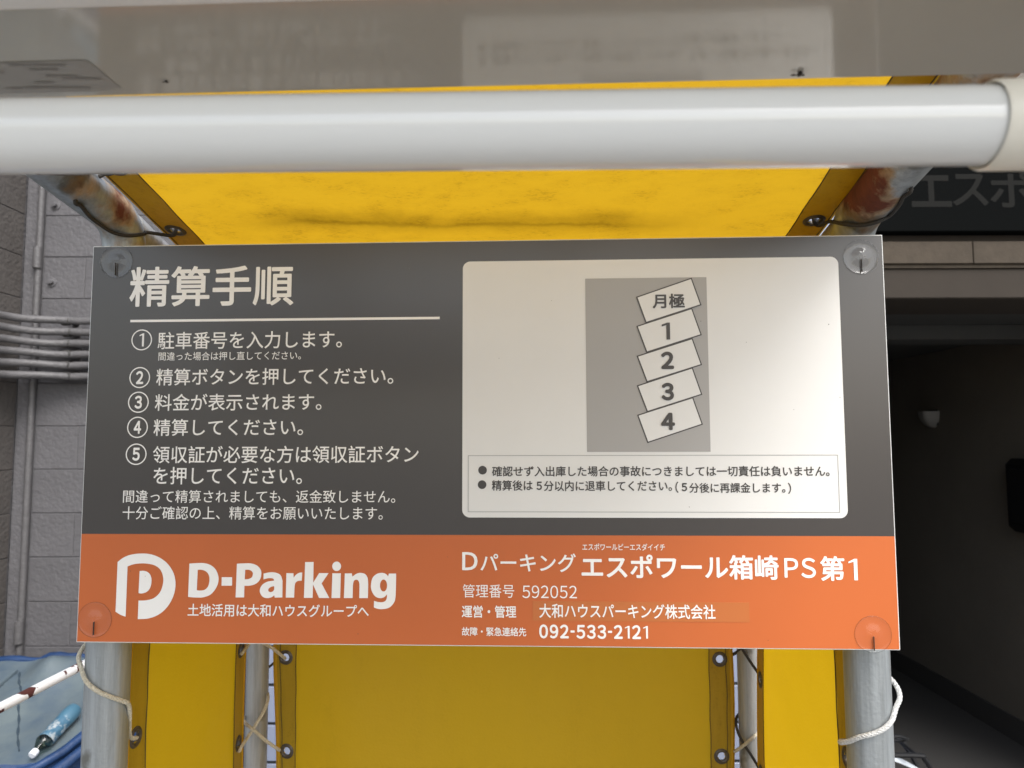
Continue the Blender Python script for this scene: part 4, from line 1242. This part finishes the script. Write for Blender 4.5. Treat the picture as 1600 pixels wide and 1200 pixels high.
# wall lamp (ribbed half bowl) on the inner wall
LY = 4.48
P = at(1455, 643, LY); P.x = SWX
wl = thing('wall_lamp', 'small ribbed grey bowl lamp on the dark garage wall', 'lamp', P)
bm = bmesh.new()
seg = 24; ring_ = []
for i in range(9):
    ph = i / 8 * math.pi / 2
    rr = math.cos(ph)
    row_ = []
    for k in range(seg + 1):
        t = k / seg * math.pi
        rb = 1 + 0.05 * math.cos(t * 6)
        row_.append(bm.verts.new((P.x - 0.085 * math.sin(t) * rr * rb, P.y + 0.065 * math.cos(t) * rr * rb, P.z - 0.105 * math.sin(ph))))
    ring_.append(row_)
for a_, b_ in zip(ring_, ring_[1:]):
    for k in range(seg): bm.faces.new((a_[k], a_[k + 1], b_[k + 1], b_[k]))
bmesh.ops.remove_doubles(bm, verts=bm.verts, dist=1e-5)
fin(bm, 'lamp_bowl', 'sconce', wl, smooth=True)
bm = bmesh.new(); box(bm, P.x - 0.006, P.x, P.y - 0.05, P.y + 0.05, P.z - 0.09, P.z + 0.01, 0.002); fin(bm, 'wall_plate', 'black_plastic', wl)
# black box on the inner wall
_d = ray(1566, 770); yb = (SWX - 0.105) * _d.y / _d.x
p0 = at(1566, 716, yb); p1 = at(1566, 829, yb)
mb = thing('meter_box', 'black rounded box mounted on the dark garage wall at the right edge', 'box', (SWX, yb - 0.25, p1.z))
bm = bmesh.new(); box(bm, SWX - 0.10, SWX, yb - 0.55, yb, p1.z, p0.z, 0.03); fin(bm, 'housing', 'black_plastic', mb)
bm = bmesh.new(); box(bm, SWX - 0.112, SWX - 0.10, yb - 0.5, yb - 0.05, p1.z + 0.05, p0.z - 0.05, 0.006); fin(bm, 'cover', 'black_plastic', mb)

# ------------------------------------------------------------------ BICYCLE (rear end shows right of the right post)
by = 2.15
ax_, az = 1.0, 0.335
bike = thing('bicycle', 'parked bicycle with black rear rack and pale mudguard behind the right post', 'bicycle', (0.5, by, 0))
def wheel(cx):
    bm = bmesh.new()
    pts = [(cx + 0.315 * math.cos(t * math.pi / 24), by, az + 0.315 * math.sin(t * math.pi / 24)) for t in range(49)]
    tube(bm, pts, 0.019, 10, caps=False)
    bmesh.ops.remove_doubles(bm, verts=bm.verts, dist=1e-4)
    wh = fin(bm, 'wheel', 'rubber', bike, smooth=True)
    bm = bmesh.new()
    pts = [(cx + 0.292 * math.cos(t * math.pi / 24), by, az + 0.292 * math.sin(t * math.pi / 24)) for t in range(49)]
    tube(bm, pts, 0.009, 8, caps=False)
    o = fin(bm, 'rim', 'chrome', wh, smooth=True); o.data.transform(Matrix.Translation(-bike.location))
    bm = bmesh.new()
    tube(bm, [(cx, by - 0.04, az), (cx, by + 0.04, az)], 0.018, 12)
    for k in range(28):
        t = k * 2 * math.pi / 28; s = 0.035 if k % 2 else -0.035
        tube(bm, [(cx, by + s, az), (cx + 0.29 * math.cos(t), by, az + 0.29 * math.sin(t))], 0.0011, 4)
    o = fin(bm, 'spokes', 'chrome', wh); o.data.transform(Matrix.Translation(-bike.location))
wheel(ax_); wheel(ax_ - 1.06)
for cx, t0, t1 in ((ax_, -0.15, 2.6), (ax_ - 1.06, 0.9, 3.2)):
    bm = bmesh.new()
    n = 28; rows = []
    for k in range(n + 1):
        t = t0 + (t1 - t0) * k / n
        rw = []
        for j in range(5):
            ph = (j - 2) / 2 * 1.1
            rr = 0.356 + 0.012 * math.cos(ph)
            rw.append(bm.verts.new((cx + rr * math.cos(t), by + 0.030 * math.sin(ph), az + rr * math.sin(t))))
        rows.append(rw)
    for a_, b_ in zip(rows, rows[1:]):
        for j in range(4): bm.faces.new((a_[j], a_[j + 1], b_[j + 1], b_[j]))
    o = fin(bm, 'mudguard', 'guard', bike, smooth=True)
    sm_ = o.modifiers.new('thickness', 'SOLIDIFY'); sm_.thickness = 0.0015
fr = bmesh.new()
bb = (ax_ - 0.44, by, 0.29); st_ = (ax_ - 0.56 + 0.32, by, 0.62)
st_ = (ax_ - 0.235, by, 0.58); hd = (ax_ - 0.88, by, 0.66); hd2 = (ax_ - 0.90, by, 0.60)
tube(fr, [bb, st_], 0.015, 12); tube(fr, [bb, (ax_ - 0.7, by, 0.42), hd2], 0.019, 12); tube(fr, [(ax_ - 0.40, by, 0.42), (ax_ - 0.7, by, 0.50), hd], 0.014, 12)
for s in (-0.05, 0.05):
    tube(fr, [bb, (ax_, by + s, az)], 0.009, 8); tube(fr, [(st_[0] - 0.01, by + s * 0.5, 0.55), (ax_, by + s, az)], 0.008, 8)
    tube(fr, [(ax_ - 0.93, by + s, 0.58), (ax_ - 1.06, by + s, az)], 0.010, 8)
tube(fr, [(ax_ - 0.925, by, 0.56), (ax_ - 0.87, by, 0.72)], 0.018, 12)
fin(fr, 'bicycle_frame', 'bike_paint', bike, smooth=True)
bm = bmesh.new(); tube(bm, [(ax_ - 0.87, by, 0.70), (ax_ - 0.84, by, 0.86)], 0.011, 10)
tube(bm, catmull([(ax_ - 0.68, by - 0.26, 0.84), (ax_ - 0.80, by - 0.22, 0.86), (ax_ - 0.86, by - 0.08, 0.86), (ax_ - 0.86, by + 0.08, 0.86), (ax_ - 0.80, by + 0.22, 0.86), (ax_ - 0.68, by + 0.26, 0.84)]), 0.011, 10)
fin(bm, 'handlebar', 'chrome', bike, smooth=True)
bm = bmesh.new(); tube(bm, [st_, (ax_ - 0.19, by, 0.74)], 0.012, 10); fin(bm, 'seat_post', 'chrome', bike, smooth=True)
bm = bmesh.new(); bmesh.ops.create_uvsphere(bm, u_segments=16, v_segments=10, radius=1)
for vt in bm.verts:
    k = 0.45 + 0.55 / (1 + math.exp(-6 * (vt.co.x + 0.05)))
    vt.co = Vector((ax_ - 0.175 + vt.co.x * 0.108, by + vt.co.y * 0.085 * k, 0.77 + vt.co.z * 0.035))
fin(bm, 'saddle', 'black_plastic', bike, smooth=True)
bm = bmesh.new()
rz = at(1410, 1166, by).z
xe = at(1420, 1166, by).x
for s in (-0.06, 0.06):
    tube(bm, catmull([(ax_ - 0.24, by + s * 0.5, rz - 0.01), (ax_ - 0.1, by + s, rz), (xe - 0.02, by + s, rz), (xe + 0.012, by + s, rz - 0.012), (xe + 0.045, by + s * 0.8, rz - 0.07), (xe + 0.05, by + s * 0.6, rz - 0.11)]), 0.0075, 8)
    tube(bm, [(ax_ + 0.0, by + s, rz), (ax_, by + s, az)], 0.005, 8)
for x in (ax_ - 0.1, ax_ - 0.02, ax_ + 0.06, xe - 0.01):
    tube(bm, [(x, by - 0.06, rz), (x, by + 0.06, rz)], 0.005, 8)
q0 = at(1390, 1144, by); q1 = at(1416, 1150, by)
tube(bm, catmull([(q0.x - 0.05, by - 0.03, rz + 0.01), (q0.x, by - 0.03, q0.z), (q1.x - 0.01, by - 0.02, q1.z), (q1.x, by, q1.z - 0.008), (q1.x - 0.015, by + 0.01, q1.z - 0.018), (q0.x, by + 0.02, rz + 0.008)]), 0.005, 8)
fin(bm, 'rear_rack', 'black_plastic', bike, smooth=True)
rp = at(1443, 1198, by)
bm = bmesh.new(); lathe(bm, [(0.018, 0), (0.018, 0.01), (0.012, 0.016), (0, 0.017)], (rp.x, by - 0.05, rp.z), (0.3, -1, 0), 16); fin(bm, 'reflector', 'red', bike, smooth=True)
bm = bmesh.new(); tube(bm, [(ax_ - 0.44, by + 0.03, 0.29), (ax_ - 0.30, by + 0.16, 0.005)], 0.008, 8); fin(bm, 'kickstand', 'chrome', bike)

# ------------------------------------------------------------------ BLUE SHEETED BIN, bottle and white rail, lower left
Zt = 0.765
bin_ = thing('refuse_bin', 'low refuse bin covered with a faded blue grey sheet below the block wall', 'bin', (-1.6, 2.2, 0))
far = at(40, 1046, 2.62); Zt = far.z
def top_z(x, y):
    n = 0.010 * math.sin(x * 9 + y * 4) + 0.006 * math.sin(x * 21 - y * 13) + 0.004 * math.sin(x * 47 + y * 31)
    # raised crumple at the back edge near the post
    cr = 0.045 * math.exp(-((x + 1.66) / 0.07) ** 2 - ((y - 2.60) / 0.06) ** 2)
    return Zt - 0.42 * (2.62 - y) + n * 0.8 + cr
# front edge: a blue rolled lip from lower left to right, read off the photo
def hit(u, v, z):
    d = ray(u, v); t = (Zt - 0.42 * 2.62 + (z - Zt) - EYE) / (d.z - 0.42 * d.y)
    return Vector((0, 0, EYE)) + d * t
e_l = hit(-90, 1215, Zt); e_m = hit(60, 1197, Zt); e_r = hit(150, 1128, Zt); e_rr = hit(260, 1040, Zt)
def front_y(x):
    P = [e_l, e_m, e_r, e_rr]
    if x <= P[0].x: return P[0].y
    for a_, b_ in zip(P, P[1:]):
        if x <= b_.x:
            t = (x - a_.x) / (b_.x - a_.x); return a_.y * (1 - t) + b_.y * t
    return P[-1].y
bm = bmesh.new()
NX, NY = 90, 60
x_l, x_r = -2.22, -1.12
g = []
for i in range(NX + 1):
    x = x_l + (x_r - x_l) * i / NX
    y0 = min(front_y(x), 2.6)
    g.append([bm.verts.new((x, y0 + (2.66 - y0) * j / NY, top_z(x, y0 + (2.66 - y0) * j / NY))) for j in range(NY + 1)])
for i in range(NX):
    for j in range(NY): bm.faces.new((g[i][j], g[i + 1][j], g[i + 1][j + 1], g[i][j + 1]))
fin(bm, 'cover_sheet', 'net', bin_, smooth=True)
# front skirt hanging down
bm = bmesh.new(); g = []
for i in range(NX + 1):
    x = x_l + (x_r - x_l) * i / NX
    y0 = min(front_y(x), 2.6)
    col_ = []
    for j in range(25):
        k = j / 24
        off = -0.05 * math.sin(min(1, k * 5) * math.pi / 2) - 0.012 * math.sin(x * 30 + k * 3) * k
        col_.append(bm.verts.new((x + 0.3 * off, y0 - 0.003 + off, top_z(x, y0) + 0.004 - k * (top_z(x, y0) - 0.03) * (1 if k > 0.04 else 0.6))))
    g.append(col_)
for i in range(NX):
    for j in range(24): bm.faces.new((g[i][j], g[i][j + 1], g[i + 1][j + 1], g[i + 1][j]))
fin(bm, 'front_skirt', 'net_blue', bin_, smooth=True)
# rolled blue lip, two folds
for dz, dy, rr, mm, nme in ((-0.012, -0.012, 0.012, 'net_blue', 'rolled_lip'), (-0.06, -0.075, 0.016, 'net_blue', 'rolled_lip')):
    pts = []
    for i in range(31):
        x = x_l + (x_r - x_l) * i / 30
        y0 = min(front_y(x), 2.6)
        pts.append((x + 0.4 * dy * -1 * 0, y0 + dy, top_z(x, y0) + dz + 0.003 * math.sin(i * 1.9)))
    bm = bmesh.new(); tube(bm, pts, lambda t, rr=rr: rr * (1 + 0.18 * math.sin(t * 37)), 12); fin(bm, nme, mm, bin_, smooth=True)
# back edge roll and crumpled fold
pts = [(x_l + (x_r - x_l) * i / 30, 2.665, top_z(x_l + (x_r - x_l) * i / 30, 2.66) - 0.002 + 0.004 * math.sin(i * 2.3)) for i in range(31)]
bm = bmesh.new(); tube(bm, pts, lambda t: 0.012 * (1 + 0.3 * math.sin(t * 41)), 10); fin(bm, 'rolled_lip', 'net_blue', bin_, smooth=True)
# dark line along a crease down the sheet
cp = [hit(u, v, Zt + 0.002) for u, v in ((31, 1052), (30, 1070), (33, 1085), (29, 1105), (30, 1125), (28, 1150), (30, 1178))]
cp = catmull([(p.x, p.y, top_z(p.x, p.y) + 0.0015) for p in cp], 5)
bm = bmesh.new(); tube(bm, cp, lambda t: 0.0030 * (1 + 0.5 * math.sin(t * 50)), 6); fin(bm, 'sheet_crease', 'crack', bin_, smooth=True)
# pale folded flap, left of the crease
f_pts = [hit(u, v, Zt) for u, v in ((-60, 1060), (28, 1053), (0, 1075), (-60, 1110))]
bm = bmesh.new()
lo = [bm.verts.new((p.x, p.y, top_z(p.x, p.y) + 0.004)) for p in f_pts]; hi = [bm.verts.new((p.x, p.y, top_z(p.x, p.y) + 0.014)) for p in f_pts]
bm.faces.new(lo[::-1]); bm.faces.new(hi)
for k in range(4): bm.faces.new((lo[k], lo[(k + 1) % 4], hi[(k + 1) % 4], hi[k]))
fin(bm, 'folded_flap', 'net', bin_)
# carcass
bm = bmesh.new()
pl = [(x_l + 0.01, min(front_y(x_l), 2.6) + 0.03)] + [(x_l + (x_r - x_l) * k / 10, min(front_y(x_l + (x_r - x_l) * k / 10), 2.55) + 0.03) for k in range(1, 10)] + [(x_r - 0.02, 2.58), (x_r - 0.02, 2.65), (x_l + 0.01, 2.65)]
lo = [bm.verts.new((x, y, 0)) for x, y in pl]; hi = [bm.verts.new((x, y, top_z(x, y) - 0.05)) for x, y in pl]
bm.faces.new(lo[::-1]); bm.faces.new(hi)
for k in range(len(pl)): k2 = (k + 1) % len(pl); bm.faces.new((lo[k], lo[k2], hi[k2], hi[k]))
fin(bm, 'carcass', 'net_blue', bin_)

# bottle lying on the lip
pc = hit(50, 1180, Zt + 0.040); pe = hit(119, 1106, Zt + 0.044)
d = (pe - pc); 
dirn = d.normalized()
LN = 0.215
sc = LN / 0.215
tot = d.length
bott = thing('plastic_bottle', 'crumpled clear plastic bottle with blue label lying on the blue sheet', 'bottle', pc)
k_ = tot / 0.215; print('bottle', tot, 'eye', pc)
RK = 0.9
bm = bmesh.new()
lathe(bm, [(0.0125 * k_ * RK, 0.020 * k_), (0.0135 * k_ * RK, 0.024 * k_), (0.0235 * k_ * RK, 0.040 * k_), (0.0315 * k_ * RK, 0.052 * k_), (0.0315 * k_ * RK, 0.062 * k_), (0.029 * k_ * RK, 0.066 * k_)], pc, dirn, 28); o = fin(bm, 'shoulder', 'bottle', bott, smooth=True)
bm = bmesh.new()
prof = [(0.0295, 0.066), (0.0315, 0.070), (0.031, 0.088), (0.0285, 0.094), (0.0310, 0.100), (0.0315, 0.120), (0.029, 0.128), (0.031, 0.134), (0.0312, 0.150)]
lathe(bm, [(r * k_ * RK, h_ * k_) for r, h_ in prof], pc, dirn, 28)
for vt in bm.verts: vt.co += Vector((random.uniform(-1, 1), random.uniform(-1, 1), random.uniform(-1, 1))) * 0.0012
fin(bm, 'label_band', 'label_blue', bott, smooth=True)
bm = bmesh.new()
prof = [(0.0300, 0.150), (0.0325, 0.156), (0.0330, 0.180), (0.0320, 0.200), (0.026, 0.212), (0.012, 0.2145), (0, 0.210)]
lathe(bm, [(r * k_ * RK, h_ * k_) for r, h_ in prof], pc, dirn, 28); fin(bm, 'bottle_base', 'label_plain', bott, smooth=True)
bm = bmesh.new()
lathe(bm, [(0, -0.002 * k_), (0.0125 * k_ * RK, -0.002 * k_), (0.0145 * k_ * RK, 0.001 * k_), (0.0145 * k_ * RK, 0.017 * k_), (0.0135 * k_ * RK, 0.0195 * k_), (0.0125 * k_ * RK, 0.0205 * k_)], pc, dirn, 24); fin(bm, 'bottle_cap', 'cap_white', bott, smooth=True)

# white flaking rail
ra = at(-300, 1255, 1.02); rb_ = at(0, 1106, 1.32); rc = at(131, 1039, 1.50); rd = rc + (rc - rb_) * 1.3
rail = thing('white_rail', 'white painted pipe rail flaking to dark rust in front of the blue bin', 'rail', (ra.x, ra.y, 0))
bm = bmesh.new(); tube(bm, [ra] + [rb_.lerp(rc, k / 12) for k in range(13)] + [rd], 0.0092, 24); fin(bm, 'rail_pipe', 'rail', rail, smooth=True)
for u in (0.285, 0.93):
    p = rb_.lerp(rc, u); q = rb_.lerp(rc, u + 0.02)
    dv = (rc - rb_).normalized()
    bm = bmesh.new(); tube(bm, [p - dv * 0.001, p + dv * 0.001], 0.0129, 24); fin(bm, 'paint_crack', 'crack', rail) if u < 0 else bm.free()
for p in (ra, rd):
    bm = bmesh.new(); tube(bm, [(p.x, p.y, 0), (p.x, p.y, p.z)], 0.0092, 16); fin(bm, 'rail_leg', 'rail', rail, smooth=True)
